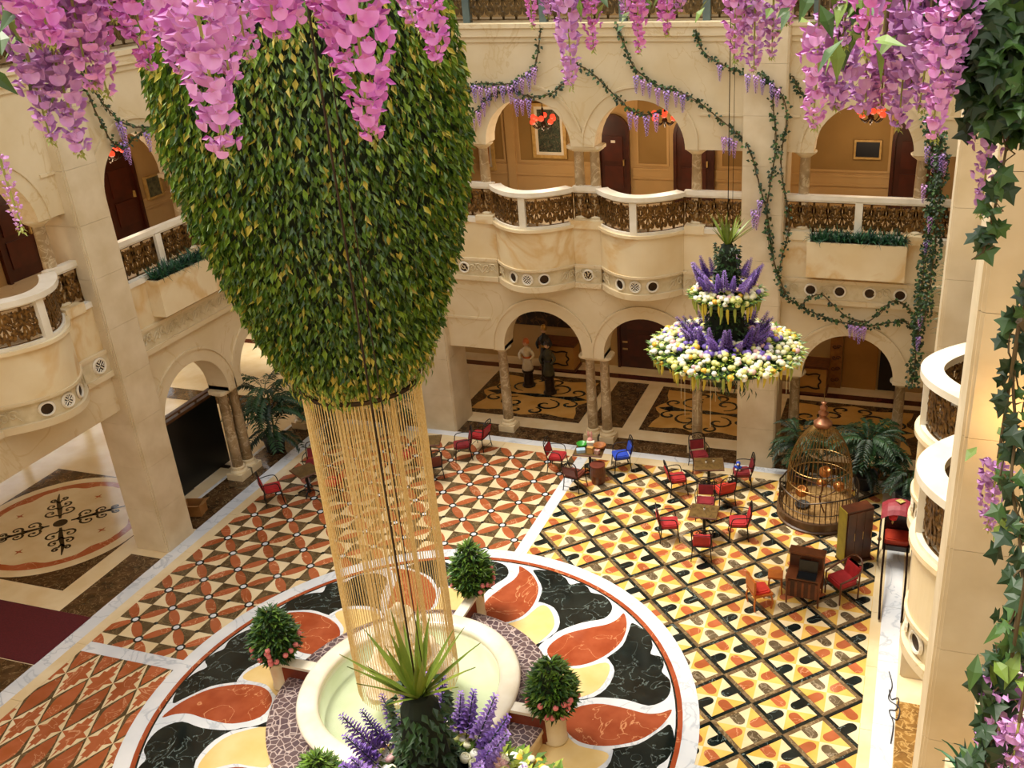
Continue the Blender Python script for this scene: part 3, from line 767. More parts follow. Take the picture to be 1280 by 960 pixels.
# chandeliers with red glass globes
redg = glow('red_lamp_glass', '#e8482c', 1.1)
def chandelier(x, y, z, label):
    t = thing('chandelier', label, 'chandelier', (x, y, z), group='red globe chandeliers of the gallery')
    b = MB(); b.lathe([(.001,-.20),(.03,-.16),(.02,-.12),(.05,-.08),(.06,-.04),(.03,.02),(.02,.2),(.03,.25),(.012,.3)], 10); b.build('stem', bronzed, t)
    b = MB(); b.tube([(0,0,.3),(0,0,8.62-z)], .008, 5); b.build('chain', bronzed, t)
    gb = MB(); gb.ball((0,0,0), .062, 10, 7); gm_ = gb.mesh('lamp_globe', redg, True)
    for k in range(8):
        a = 2*PI*k/8+.2; r = .27 if k % 2 else .21; h = .03 if k % 2 else .1
        b = MB(); b.tube(catmull([(0,0,-.03),(.5*r*math.cos(a),.5*r*math.sin(a),-.13),(.95*r*math.cos(a),.95*r*math.sin(a),-.06),(r*math.cos(a),r*math.sin(a),h-.05)], 4), .011, 5)
        b.lathe([(.02,h-.06),(.045,h-.045),(.03,h-.04)], 8, (r*math.cos(a), r*math.sin(a)))
        arm = b.build('arm', bronzed, t); inst('lamp_globe', gm_, arm, (r*math.cos(a), r*math.sin(a), h))
    ld = bpy.data.lights.new('chandelier_light', 'POINT'); ld.energy = 34; ld.color = (1, .76, .50); ld.shadow_soft_size = .25
    lo = bpy.data.objects.new('chandelier_light', ld); col.objects.link(lo); lo.parent = t; lo.location = (0, 0, -.45)
chandelier(-1.14, 9.9, 7.0, 'red globe chandelier in the left arch of the back gallery')
chandelier(1.52, 9.9, 7.12, 'red globe chandelier in the middle arch of the back gallery, above the hanging flower tower')
chandelier(5.60, 9.9, 7.25, 'red globe chandelier in the right corner arch of the back gallery')
chandelier(XL-1.7, 5.4, 7.1, 'red globe chandelier inside the left gallery')
chandelier(XL-1.7, .4, 7.1, 'red globe chandelier inside the left gallery over the bowed balcony')
for x, wh in ((-2.0, 'above the figurines'), (.9, 'behind the twin columns'), (3.0, 'behind the right pier'), (5.6, 'behind the birdcage')): fill_light(x, 10.6, 4.72, 40, where=wh)
for x, wh in ((-1.6, 'over the left counter'), (1.2, 'over the mahogany double door'), (5.4, 'over the ochre panelling')): fill_light(x, 12.3, 4.72, 30, where=wh)
# ---------------- ground corridor floor inlays
b = MB(); b.box(-12, XRI, YB+.03, 9.12, 0, .006); bk = struct(b.build('floor', emper), 'dark brown marble band in front of the back arcade')
b = MB(); b.box(XL-.72, XL-.03, 3.5, 8.6, 0, .006); struct(b.build('floor', emper), 'dark brown marble band under the left arcade')
b = MB(); b.box(XL-.72, XL-.03, .66, 2.45, 0, .006); struct(b.build('floor', emper), 'dark brown marble panel beside the entrance carpet')
b = MB(); b.box(XL-.72, XL-.03, -3, -.62, 0, .006); struct(b.build('floor', emper), 'dark brown marble panel on the near side of the carpet')
b = MB(); b.box(XL-.80, XL-.73, 3.4, 8.7, 0, .008); struct(b.build('floor', whitem), 'white marble line behind the left arcade')
b = MB(); b.box(-12, XRI, 9.13, 9.5, 0, .008); struct(b.build('floor', creamm), 'pale marble strip behind the back arcade')
carp = mat('red_carpet', '#5a0b12', '#4a070d', 40, .95, bump=.3)
b = MB(); b.box(-14, XL-.01, -.6, .64, .002, .02); tag(b.build('entrance_carpet', carp), 'deep red entrance carpet running in from the left', 'carpet')
# medallion in the lobby
lob = sroot('floor', 'lobby floor medallion of cream marble with dark scrolls')
mc = (-9.65, 3.0)
b = MB(); b.box(mc[0]-1.84, mc[0]+1.84, mc[1]-1.84, mc[1]+1.84, 0, .005); b.build('brown_square', emper, lob)
b = MB(); b.lathe([(1.83,.0),(1.83,.008),(.001,.008)], 64, mc, caps=False); b.build('cream_disc', creamm, lob)
n = 96; b = MB(); v = []; f = []
for i in range(n):
    a = 2*PI*i/n; ri = 1.50-.10*abs(math.sin(4*a))-.03*math.cos(16*a)
    for r in (ri, 1.63): v.append((mc[0]+r*math.cos(a), mc[1]+r*math.sin(a), .0105))
for i in range(n): j = (i+1) % n; f.append((2*i, 2*i+1, 2*j+1, 2*j))
b.add(v, f); b.build('orange_wavy_band', orangem, lob)
def flat(b, pts, wd, z):
    pts = [Vector((p[0],p[1],0)) for p in pts]; n = len(pts); v = []; f = []
    ws = wd if isinstance(wd, list) else [wd]*n
    for i, p in enumerate(pts):
        d = (pts[min(i+1,n-1)]-pts[max(i-1,0)]).normalized(); nn = Vector((-d.y, d.x, 0))
        v += [(p.x+nn.x*ws[i]/2, p.y+nn.y*ws[i]/2, z), (p.x-nn.x*ws[i]/2, p.y-nn.y*ws[i]/2, z)]
    for i in range(n-1): f.append((2*i, 2*i+1, 2*i+3, 2*i+2))
    b.add(v, f)
scr = mat('dark_inlay', '#33291a', '#241c10', 6, .12)
b = MB(); b.lathe([(.14,.011),(.001,.011)], 20, mc, caps=False); b.build('inlay_boss', scr, lob)
for k in range(4):
    A = PI/4+k*PI/2
    def pl(r, a): return (mc[0]+r*math.cos(A+a), mc[1]+r*math.sin(A+a))
    b = MB(); flat(b, [pl(.2,0), pl(.6,0), pl(1.0,.03), pl(1.32,.0)], [.05,.1,.07,.02], .011)
    for sg in (1,-1):
        for r0, sz in ((.42,.30),(.72,.24),(1.0,.17)):
            c = pl(r0+sz*.35, sg*sz*1.05/(r0+.2)*.62); sp = spiral(c[0], c[1], sz*.5, sz*.1, A+PI+sg*.6, -sg*.95, 12)
            flat(b, [pl(r0-.12,0)]+sp, [.03]+[.055-.003*i for i in range(13)], .011)
            q = sp[-1]; b.lathe([(.035,.0112),(.001,.0112)], 8, q, caps=False)
    b.build('inlay_scroll', scr, lob)
for a in (PI/2, -PI/2, 0, PI):
    c = (mc[0]+1.05*math.cos(a), mc[1]+1.05*math.sin(a)); b = MB()
    pts = [(c[0]+(.1 if i % 2 == 0 else .03)*math.cos(PI*i/4), c[1]+(.1 if i % 2 == 0 else .03)*math.sin(PI*i/4)) for i in range(8)]
    b.prism(pts, .008, .011, bottom=False); b.build('inlay_star', orangem, lob)
# scroll panels of the back corridor
def scroll_panel(x0, x1, y0, y1, label):
    b = MB(); b.box(x0, x1, y0, y1, 0, .006); o = struct(b.build('floor', emper), label)
    cx, cy, hx, hy = (x0+x1)/2, (y0+y1)/2, (x1-x0)/2-.1, (y1-y0)/2-.1
    pts = []
    for i in range(40):
        a = 2*PI*i/40; ca, sa = math.cos(a), math.sin(a); k = 1/max(abs(ca), abs(sa))**.8
        w_ = .92+.08*math.cos(8*a); pts.append((cx+hx*ca*k*w_, cy+hy*sa*k*w_))
    b = MB(); b.prism(pts, .0, .009, bottom=False); b.build('cream_field', mat('ochre_marble', '#d0a35c', '#bf8f48', 2, .15), o)
    for sx in (1,-1):
        for sy in (1,-1):
            b = MB()
            for ox, oy, r0, tr in ((.30,.42,.34,1.1),(.68,.30,.22,1.0),(.16,.75,.2,1.0)):
                sp = spiral(0, 0, r0, r0*.15, -PI/2, tr, 14)
                flat(b, [(cx+sx*(hx*ox+p[0]*hx*.8), cy+sy*(hy*oy+p[1]*hy*.8)) for p in sp], [.03+.05*math.sin(PI*i/14) for i in range(15)], .011)
            b.build('inlay_scroll', blackm, o)
    b = MB(); b.prism([(cx+hx*.95,cy),(cx+hx*.72,cy+.13),(cx+hx*.35,cy+.03),(cx,cy+.1),(cx-hx*.35,cy+.03),(cx-hx*.72,cy+.13),(cx-hx*.95,cy),(cx-hx*.72,cy-.13),(cx-hx*.35,cy-.03),(cx,cy-.1),(cx+hx*.35,cy-.03),(cx+hx*.72,cy-.13)], .0, .0112, bottom=False); b.build('inlay_diamond', blackm, o)
scroll_panel(-3.7, -.62, 9.6, 12.0, 'corridor floor panel with black scrolls in the left arch')
b = MB(); b.box(-.36, .46, 9.6, 12.05, 0, .008); struct(b.build('floor', emper), 'plain dark marble panel in the corridor floor')
scroll_panel(.86, 3.6, 9.6, 12.0, 'corridor floor panel with black scrolls in the middle arch')
scroll_panel(4.0, 7.2, 9.6, 12.0, 'corridor floor panel with black scrolls behind the birdcage')
b = MB(); b.box(-12, XRI, 12.25, 12.5, 0, .008); struct(b.build('floor', mat('dark_red_marble', '#40150f', '#5a241a', 4, .15)), 'dark red marble line along the corridor')
# ---------------- corridor furniture at the back wall
def counter(x, w_, h, y, label):
    t = thing('reception_counter', label, 'counter', (x, y, 0))
    b = MB(); b.box(-w_/2, w_/2, -.25, .25, 0.06, h); b.build('counter_body', mat('ochre_panel', '#c69248', '#b27d36', 2, .4), t)
    b = MB(); b.box(-w_/2-.05, w_/2+.05, -.3, .3, h, h+.06); b.build('counter_top', woodm, t)
    b = MB(); b.box(-w_/2-.04, w_/2+.04, -.28, .28, 0, .06); b.build('counter_plinth', woodm, t)
    pts = []
    for i in range(32):
        a = 2*PI*i/32; ca, sa = math.cos(a), math.sin(a); k = 1/max(abs(ca), abs(sa)); wv = .9+.1*math.cos(6*a)
        pts.append((w_*.36*ca*k*wv, -.262, h*.52+h*.28*sa*k*wv))
    b = MB(); b.tube(pts, .022, 5, closed=True); b.build('scroll_moulding', bronzed, t)
counter(-2.15, .95, .72, 12.6, 'ochre counter with dark scroll moulding behind the left arch')
counter(4.45, .85, .72, 12.6, 'ochre counter with dark scroll moulding behind the birdcage')
b = MB(TBG); b.box(4.9, 5.2, 0, .14, 0, 2.6); cp = struct(b.build('trim_1', mat('carved_wood', '#a8702c', '#8a5520', 8, .5)), 'carved wooden pilaster on the corridor wall')
q = MB(TBG)
for k in range(8):
    for sg in (1,-1):
        sp = spiral(5.05+sg*.05, .22+k*.3, .06, .015, 0, sg*1.1, 9); q.tube([(p[0], .145, p[1]) for p in sp], .013, 4)
q.build('carved_scrolls', woodm, cp)
b = MB(TBG); b.box(5.22, 6.05, 0, .06, 0, 2.6); o = struct(b.build('trim_2', mat('ochre_panel2', '#b07d36', '#a06f2c', 1.5, .45)), 'plain ochre panelling beside the carved pilaster')
b = MB(TBG); b.box(6.1, 6.7, 0, .03, 0, 2.1); o = struct(b.build('door_7', mat('dark_doorway', '#180d07', '#22130a', 5, .5)), 'dark doorway at the end of the corridor')
DN[0] = 7
arched_door(TBG, .12, 1.35, 0, 2.3, 'dark mahogany double door of the ground floor corridor', False)
b = MB(TBG); b.box(-3.9, -.9, 0, .05, 1.0, 3.2); struct(b.build('trim_3', mat('dark_shelving', '#1d120b', '#3a2415', 5, .5, vein='#6e4a28', vscale=3, vwidth=.04)), 'dark display wall behind the left arch')
dado(TBG, bpy.data.objects['trim_3'], -.5, 4.8, .5)
# three costumed figurines on stands in the left arch
def figurine(x, y, body, sash, head, label, h=1.0):
    t = thing('figurine', label, 'statue', (x, y, 0))
    b = MB(); b.lathe([(.17,0),(.17,.05),(.13,.08),(.12,.38*h),(.15,.42*h),(.15,.46*h)], 12); b.build('pedestal', bronzed, t)
    b = MB(); b.lathe([(.12,.46*h),(.15,.5*h),(.11,.72*h),(.08,.84*h),(.13,.96*h),(.12,1.04*h),(.045,1.1*h),(.04,1.13*h)], 14); bo = b.build('robe', body, t, True)
    b = MB(); b.lathe([(.1,.8*h),(.115,.83*h),(.1,.86*h)], 14, caps=False); b.build('sash', sash, bo)
    for sg in (1,-1):
        b = MB(); b.tube(catmull([(.11*sg,0,1.0*h),(.19*sg,-.03,.88*h),(.13*sg,-.13,.80*h)], 4), [.045,.045,.043,.041,.04,.036,.033,.03,.028], 7); b.build('sleeve', body, bo, True)
    b = MB(); b.ball((0,0,1.21*h), .075, 10, 8, sz=1.2); hd = b.build('head', head, t, True)
    b = MB(); b.lathe([(.001,1.33*h),(.05,1.32*h),(.082,1.25*h),(.084,1.21*h),(.078,1.19*h)], 12, (0,.012)); b.build('headdress', sash, hd, True)
ivory = mat('ivory_glaze', '#e6d9c0', '#d2b98c', 5, .3); skin = mat('painted_face', '#d8ab84', None, 3, .5)
figurine(-2.55, 11.3, ivory, mat('orange_sash', '#c8672a', None, 3, .5), skin, 'ivory robed figurine with an orange sash in the left arch')
figurine(-1.86, 11.0, mat('olive_robe', '#4a4426', '#2f2b18', 6, .6), mat('dark_sash', '#251a12', None, 3, .5), skin, 'olive robed figurine nearest the twin columns in the left arch', 1.1)
figurine(-2.25, 11.8, mat('black_robe', '#15120f', '#241c16', 5, .5), mat('gold_sash', '#a8803a', None, 3, .4, metal=.6), skin, 'black robed figurine standing behind the other two', 1.15)
# ---------------- lobby on the left: glazed street front and black partition
wn = sroot('window_1', 'tall glazed street front of the lobby')
for k in range(6):
    y0 = 2+k*2.0
    b = MB(); b.box(-14.05, -13.9, y0-.07, y0+.07, 0, 4.4 if y0 > 7.5 else 1.5); b.build('mullion', trimw, wn)
for z in (.05, 1.5): b = MB(); b.box(-14.03, -13.92, 2, 12, z-.05, z+.05); b.build('transom', trimw, wn)
glassm = mat('clear_glass', '#ffffff', None, 1, .02, trans=1.0)
for k in range(5): b = MB(); b.box(-13.985, -13.975, 2.07+k*2, 3.93+k*2, .1, 4.4 if k > 2 else 1.45); b.build('pane', glassm, wn)
b = MB(); b.box(-14.2, -13.9, 12.1, YG, -.1, 4.72); struct(b.build('wall_left', inner), 'ochre lobby wall strip at the back corner')
b = MB(); b.box(-14.2, -13.9, -9, 7.93, 1.55, 4.72); struct(b.build('wall_left', inner), 'ochre lobby wall above the street windows')
b = MB(); b.box(-14.2, -13.9, -9, 1.93, -.1, 1.55); struct(b.build('wall_left', inner), 'ochre lobby wall beside the street windows')
b = MB(); b.box(-14, XLI, -9, YB+3, 4.6, 4.72); struct(b.build('ceiling', cream), 'pale ceiling of the lobby')
t = thing('black_partition', 'black glossy partition standing behind the left arch', 'partition', (XL-1.15, 4.7, 0))
b = MB(); b.box(-.03, .03, -1.35, 1.35, .03, 1.72); b.build('panel', mat('black_lacquer', '#050505', '#080808', 3, .35), t)
b = MB(); b.box(-.05, .05, -1.37, 1.37, 1.72, 1.78); b.box(-.05, .05, -1.37, 1.37, 1.84, 1.88)
for k in range(6): b.box(-.02, .02, -1.3+k*.52-.02, -1.3+k*.52+.02, 1.78, 1.84)
b.build('top_rail', mat('rail_wood', '#5a3a20', '#6e4a2c', 8, .4), t)
for sg in (1,-1): b = MB(); b.box(-.2, .2, sg*1.1-.04, sg*1.1+.04, 0, .04); b.build('foot', bronzed, t)
# ================================================================ FOUNTAIN, HANGING PLANT, BEAD CURTAIN
def mosaic_mat():
    m = bpy.data.materials.new('purple_scale_mosaic'); m.use_nodes = True; n = m.node_tree.nodes; l = m.node_tree.links; b = n['Principled BSDF']
    g = n.new('ShaderNodeNewGeometry'); v = n.new('ShaderNodeTexVoronoi'); v.feature = 'DISTANCE_TO_EDGE'; v.inputs['Scale'].default_value = 9.5
    l.new(g.outputs['Position'], v.inputs['Vector'])
    mr = n.new('ShaderNodeMapRange'); mr.inputs[1].default_value = .03; mr.inputs[2].default_value = .075; l.new(v.outputs['Distance'], mr.inputs[0])
    v2 = n.new('ShaderNodeTexVoronoi'); v2.inputs['Scale'].default_value = 9.5; l.new(g.outputs['Position'], v2.inputs['Vector'])
    cr = n.new('ShaderNodeValToRGB'); e = cr.color_ramp.elements; e[0].color = (*hexc('#4a3840'), 1); e[1].color = (*hexc('#6a5450'), 1); l.new(v2.outputs['Color'], cr.inputs[0])
    mx = n.new('ShaderNodeMix'); mx.data_type = 'RGBA'; l.new(mr.outputs[0], mx.inputs[0]); mx.inputs[6].default_value = (*hexc('#b8a49c'), 1); l.new(cr.outputs[0], mx.inputs[7])
    l.new(mx.outputs[2], b.inputs['Base Color']); b.inputs['Roughness'].default_value = .35
    bp = n.new('ShaderNodeBump'); bp.inputs['Strength'].default_value = .4; bp.inputs['Distance'].default_value = .01; bp.invert = True; l.new(mr.outputs[0], bp.inputs['Height']); l.new(bp.outputs[0], b.inputs['Normal'])
    return m
mosm = mosaic_mat()
def water_mat():
    m = bpy.data.materials.new('fountain_water'); m.use_nodes = True; n = m.node_tree.nodes; l = m.node_tree.links
    out = n['Material Output']; n.remove(n['Principled BSDF'])
    tr = n.new('ShaderNodeBsdfTransparent'); tr.inputs[0].default_value = (.92, .97, .90, 1)
    gl = n.new('ShaderNodeBsdfGlossy'); gl.inputs['Roughness'].default_value = .06
    fr = n.new('ShaderNodeFresnel'); fr.inputs[0].default_value = 1.33
    ns = n.new('ShaderNodeTexNoise'); ns.inputs['Scale'].default_value = 5; bp = n.new('ShaderNodeBump'); bp.inputs['Strength'].default_value = .25; bp.inputs['Distance'].default_value = .03
    l.new(ns.outputs['Fac'], bp.inputs['Height']); l.new(bp.outputs[0], gl.inputs['Normal']); l.new(bp.outputs[0], fr.inputs['Normal'])
    mx = n.new('ShaderNodeMixShader'); l.new(fr.outputs[0], mx.inputs[0]); l.new(tr.outputs[0], mx.inputs[1]); l.new(gl.outputs[0], mx.inputs[2]); l.new(mx.outputs[0], out.inputs[0])
    return m
ft = thing('fountain', 'round marble fountain with mosaic bench ring and tiered white centrepiece', 'fountain', (0, 0, .015))
basin_m = mat('pale_basin_stone', '#efeeda', '#e4e6c8', 2, .4)
b = MB(); b.lathe([(1.60,.28),(1.60,.53),(1.36,.53),(1.33,.5),(1.30,.2),(.001,.2)], 72, caps=False); b.build('basin', basin_m, ft, True)
b = MB(); b.lathe([(1.60,.30),(1.62,.50),(1.60,.52)], 72, caps=False); b.build('mosaic_riser', mosm, ft, True)
b = MB(); b.lathe([(1.34,.5),(1.33,.56),(1.35,.60),(1.40,.62),(1.56,.62),(1.62,.60),(1.65,.565),(1.64,.52),(1.60,.5)], 80, caps=False); b.build('marble_rim', mat('cream_rim_marble', '#eee6d4', '#dfd2b8', 2, .2), ft, True)
b = MB(); b.lathe([(1.60,.30),(2.08,.30),(2.12,.285)], 80, caps=False); b.build('mosaic_bench', mosm, ft)
b = MB(); b.lathe([(2.12,.285),(2.13,.22),(2.10,.2),(2.10,.0)], 80, caps=False); b.build('bench_side', creamm, ft)
b = MB(); b.lathe([(1.335,.47),(.001,.47)], 64, caps=False); b.build('water', water_mat(), ft)
redmb = mat('red_brown_marble', '#7c3a22', '#6a2c18', 3, .2)
for k in range(4):
    a = k*PI/2
    def Tr(x, y, z, a=a): return (x*math.cos(a)-y*math.sin(a), x*math.sin(a)+y*math.cos(a), z)
    b = MB(Tr); b.box(1.62, 2.2, -.07, .07, .0, .5); o = b.build('bench_divider', redmb, ft)
    b = MB(Tr); b.box(1.60, 2.22, -.09, .09, .5, .55); b.build('divider_cap', trimw, o)
# centrepiece: scalloped tiers
ivs = mat('ivory_carved_stone', '#efe3cb', '#d9c7a2', 5, .5, bump=.3)
def scallop(r0, r1, z0, z1, n=36, k=9, amp=.1):
    b = MB(); v = []; f = []; rows = [(.25,0),(.55,.12),(.82,.42),(1.0,.85),(1.04,1.0),(.98,.98),(.78,.55),(.4,.3)]
    for fr, fz in rows:
        for i in range(n):
            a = 2*PI*i/n; m_ = 1+amp*fr*abs(math.sin(k*a/2)); r = (r0+(r1-r0)*fr)*m_; v.append((r*math.cos(a), r*math.sin(a), z0+(z1-z0)*fz))
    for j in range(len(rows)-1):
        for i in range(n): i2 = (i+1) % n; f.append((j*n+i, j*n+i2, (j+1)*n+i2, (j+1)*n+i))
    b.add(v, f); return b
b = MB(); b.lathe([(.34,.2),(.34,.5),(.26,.56),(.2,.62),(.12,.7),(.11,.9),(.15,.96),(.09,1.02),(.08,1.25),(.12,1.3),(.07,1.36),(.06,1.6),(.1,1.66),(.05,1.72),(.05,1.85)], 18); cpz = b.build('centrepiece', ivs, ft, True)
for r1, z0, z1, k in ((.62,.62,.82,11),(.44,1.0,1.18,9),(.28,1.38,1.54,8),(.18,1.72,1.9,7)): scallop(.06, r1, z0, z1, 44, k).build('shell_bowl', ivs, cpz, True)
for k in range(4):
    a = PI/4+k*PI/2; b = MB(); b.ball((.5*math.cos(a), .5*math.sin(a), .56), .13, 10, 7, sz=.8); b.ball((.58*math.cos(a), .58*math.sin(a), .66), .07, 8, 6); b.build('carved_figure', ivs, cpz, True)
b = MB(); b.ball((0,0,1.98), .08, 10, 8, sz=1.3); b.build('bud_finial', ivs, cpz, True)
# --------- shrubs in white planters
def foliage_ball(n, prof, L, W, mats, name, parent, seed, out=.75, downb=-.15, zofs=0.0):
    """leaves over a surface of revolution; prof: list of (z, r)"""
    r_ = random.Random(seed); b = MB(); tot = [0]
    for i in range(1, len(prof)): tot.append(tot[-1]+(prof[i-1][1]+prof[i][1])*math.hypot(prof[i][0]-prof[i-1][0], prof[i][1]-prof[i-1][1]))
    for _ in range(n):
        s_ = r_.random()*tot[-1]; i = 1
        while tot[i] < s_: i += 1
        t = (s_-tot[i-1])/max(1e-9, tot[i]-tot[i-1]); z = prof[i-1][0]+(prof[i][0]-prof[i-1][0])*t; r = prof[i-1][1]+(prof[i][1]-prof[i-1][1])*t
        a = r_.random()*2*PI; r *= r_.uniform(.82, 1.05)
        d = Vector((math.cos(a)*out+r_.uniform(-.5,.5), math.sin(a)*out+r_.uniform(-.5,.5), r_.uniform(-.45,.55)+downb))
        k = r_.uniform(.7, 1.25); b.leaf((r*math.cos(a), r*math.sin(a), z+zofs), d, (math.cos(a)*.4+r_.uniform(-.4,.4), math.sin(a)*.4+r_.uniform(-.4,.4), 1), L*k, W*k, r_.choices(range(len(mats)), [5,3,1][:len(mats)])[0])
    return stuff(b.build(name, mats, parent))
pinkm = mat('pink_rose', '#e58a86', '#d86a70', 20, .5)
potm = mat('white_planter_stone', '#e8d9b8', '#dbc8a0', 3, .4)
lgreen = mat('bright_leaf', '#5c8a2a', '#7a9c34', 5, .4)
def shrub(x, y, label, seed, green):
    t = thing('potted_shrub', label, 'shrub', (x, y, .015), group=None)
    b = MB(); b.lathe([(.16,0),(.18,.0),(.18,.04),(.165,.06),(.175,.46),(.2,.49),(.2,.53),(.165,.53),(.16,.48),(.001,.48)], 22, caps=False); b.build('planter', potm, t, True)
    b = MB(); b.tube([(0,0,.46),(0,0,.7)], .025, 6); b.build('stem', woodm, t)
    prof = [(.54,.10),(.62,.21),(.76,.29),(.92,.29),(1.08,.24),(1.24,.16),(1.42,.03)]
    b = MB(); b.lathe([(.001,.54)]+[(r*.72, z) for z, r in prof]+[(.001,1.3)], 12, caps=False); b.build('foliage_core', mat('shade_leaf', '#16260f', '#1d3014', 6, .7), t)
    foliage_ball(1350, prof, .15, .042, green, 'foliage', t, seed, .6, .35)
    r_ = random.Random(seed+1); rb = MB(); rb.ball((0,0,0), .045, 7, 5); me = rb.mesh('rose', pinkm, True)
    for k in range(22):
        a = r_.random()*2*PI; z = r_.uniform(.62, .98); rr = .36 if z > .7 else .31; inst('rose', me, t, (rr*math.cos(a), rr*math.sin(a), z))
    return t
shrub(2.25, .08, 'rounded shrub with pink roses in a white pot on the right side of the fountain', 3, [leafm, leafd, lgreen])
shrub(-2.32, .06, 'dark conical shrub with pink roses in a white pot left of the fountain', 5, [leafd, leafm])
shrub(-.05, 2.38, 'rose shrub in a white pot behind the fountain by the bead curtain', 7, [leafm, leafd, lgreen])
shrub(0, -2.32, 'plain green shrub in a white pot at the near side of the fountain', 9, [leafm, lgreen, leafd])
# --------- skylight beams that carry the hangings
stl = mat('painted_steel', '#cfc8b8', None, 3, .5)
for k, y in enumerate((-5.35, 0, 4.7)):
    b = MB(); b.box(XLI, XRI, y-.06, y+.06, 12.72, 12.95); struct(b.build('trim_%d' % (10+k), stl), 'steel skylight beam across the atrium')
# --------- great hanging plant
hp = thing('hanging_plant', 'huge bell of trailing green leaves hung over the fountain', 'plant', (0, 0, 5.5))
HZ = 5.5
prof = [(5.68,.60),(5.84,.80),(6.05,.95),(6.3,1.05),(6.7,1.18),(7.1,1.31),(7.6,1.46),(8.0,1.55),(8.5,1.62),(9.0,1.64),(9.5,1.62),(10.0,1.54),(10.5,1.38),(10.9,1.08),(11.15,.6)]
b = MB(); b.lathe([(.35,5.78-HZ)]+[(r-.13, z-HZ) for z, r in prof]+[(.05,11.15-HZ)], 40, caps=False); b.build('plant_core', mat('dark_core', '#141d0a', '#202c10', 8, .9), hp)  # dark solid behind the leaf shell
b = MB(); b.tube([(0,0,5.4),(0,0,12.72-HZ)], .015, 6); b.build('suspension_cable', bronzed, hp)
lm = [mat('plant_leaf_a', '#486418', '#5a781f', 6, .36), mat('plant_leaf_b', '#647e20', '#7d942c', 6, .36), mat('plant_leaf_c', '#2f4a15', '#3c5a1a', 6, .36), mat('plant_leaf_d', '#a8a238', '#c0a848', 6, .4)]
r_ = random.Random(21); tot = [0]
for i in range(1, len(prof)): tot.append(tot[-1]+(prof[i-1][1]+prof[i][1])*math.hypot(prof[i][0]-prof[i-1][0], prof[i][1]-prof[i-1][1]))
b = MB()
for _ in range(42000):
    s_ = r_.random()*tot[-1]; i = 1
    while tot[i] < s_: i += 1
    t = (s_-tot[i-1])/(tot[i]-tot[i-1]); z = prof[i-1][0]+(prof[i][0]-prof[i-1][0])*t; r = prof[i-1][1]+(prof[i][1]-prof[i-1][1])*t
    a = r_.random()*2*PI; deep = r_.random(); r *= .88+.16*deep; ca, sa = math.cos(a), math.sin(a)
    lt = r_.uniform(-.35,.35); d = Vector((ca*r_.uniform(-.05,.8)-sa*lt, sa*r_.uniform(-.05,.8)+ca*lt, -1+r_.uniform(-.1,.45)))
    k = r_.uniform(.55, 1.35); tw = r_.uniform(-1.6,1.6)
    low = max(0, (6.45-z)/.9, (z-8.4)/2.2)  # yellower top paints in the light there; yellower bottom is new growth
    mi = r_.choices((0,1,2,3), (4, 3+2*low, 3*(1-min(.8,low)), .9+2.2*low))[0]
    b.leaf((r*ca, r*sa, z-HZ+.06), d, (ca-sa*tw, sa+ca*tw, .2), .105*k, .046*k, mi, fold=.35, droop=r_.uniform(-.35,.25))
for _ in range(420):           # trailing fringe over the curtain
    a = r_.random()*2*PI; rr = r_.uniform(.5, .95); z = 5.76+(rr-.5)*.6; ca, sa = math.cos(a), math.sin(a); n_ = r_.randint(2, 5)
    for q in range(n_):
        b.leaf((rr*ca+r_.uniform(-.03,.03), rr*sa+r_.uniform(-.03,.03), z-HZ-.07*q), (r_.uniform(-.5,.5), r_.uniform(-.5,.5), -1), (ca, sa, 0), .12, .04, r_.choice((0,1,1,3,3)), .3)
stuff(b.build('trailing_leaves', lm, hp))
# --------- bead curtain
bc = mat('golden_beads', '#ecd49a', '#dcb870', 30, .35, spec=.6)
b = MB()
for r0, n_ in ((.74, 104), (.37, 66)):
    for k in range(n_):
        a = 2*PI*k/n_; x, y = r0*math.cos(a), r0*math.sin(a); w_ = .0034 if k % 17 else .006
        b.add([(x-w_,y-w_,0),(x+w_,y-w_,0),(x+w_,y+w_,0),(x-w_,y+w_,0),(x-w_,y-w_,4.9),(x+w_,y-w_,4.9),(x+w_,y+w_,4.9),(x-w_,y+w_,4.9)], [(0,1,5,4),(1,2,6,5),(2,3,7,6),(3,0,4,7),(0,3,2,1)])
o = b.build('bead_curtain', bc, None, loc=(0, 0, .72)); tag(o, 'tall double cylinder of golden bead strings hanging below the plant', 'bead curtain', kind='stuff')
b = MB()
for r0 in (.74, .37): b.lathe([(r0-.015,4.88),(r0+.015,4.88),(r0+.015,4.93),(r0-.015,4.93),(r0-.015,4.88)], 40, caps=False)
b.build('top_hoop', bronzed, o)
# ================================================================ HANGING FLOWER TOWERS
bladem = [mat('striped_blade', '#8a9430', '#b4b04a', 4, .4), mat('green_blade', '#5f7424', '#7f8a30', 4, .4)]
purp = [mat('purple_spike', '#6a4a9a', '#8a68b6', 20, .5), mat('violet_spike', '#7d5aa6', '#a487c4', 20, .5)]
rosec = [mat('cream_rose', '#efeacb', '#e2dcae', 16, .5), mat('white_rose', '#f4f0e6', '#e4dfd0', 16, .5), mat('lemon_rose', '#dfd97a', '#cfd08e', 16, .5), mat('lilac_bloom', '#8d74c4', '#6a55ae', 16, .5), mat('yellow_bloom', '#e8b83c', '#e0a83a', 16, .5), mat('blush_rose', '#e6c0b4', '#d8a0a8', 16, .5)]
bluem = mat('blue_delphinium', '#4a4ea8', '#5c60c0', 16, .5)
darkl = mat('tower_leaf', '#1c3314', '#2b4a1c', 6, .5)
tass = [mat('yellow_tassel', '#d8c040', '#bfae3c', 12, .6), mat('lime_tassel', '#a9b050', '#8f9c40', 12, .6)]
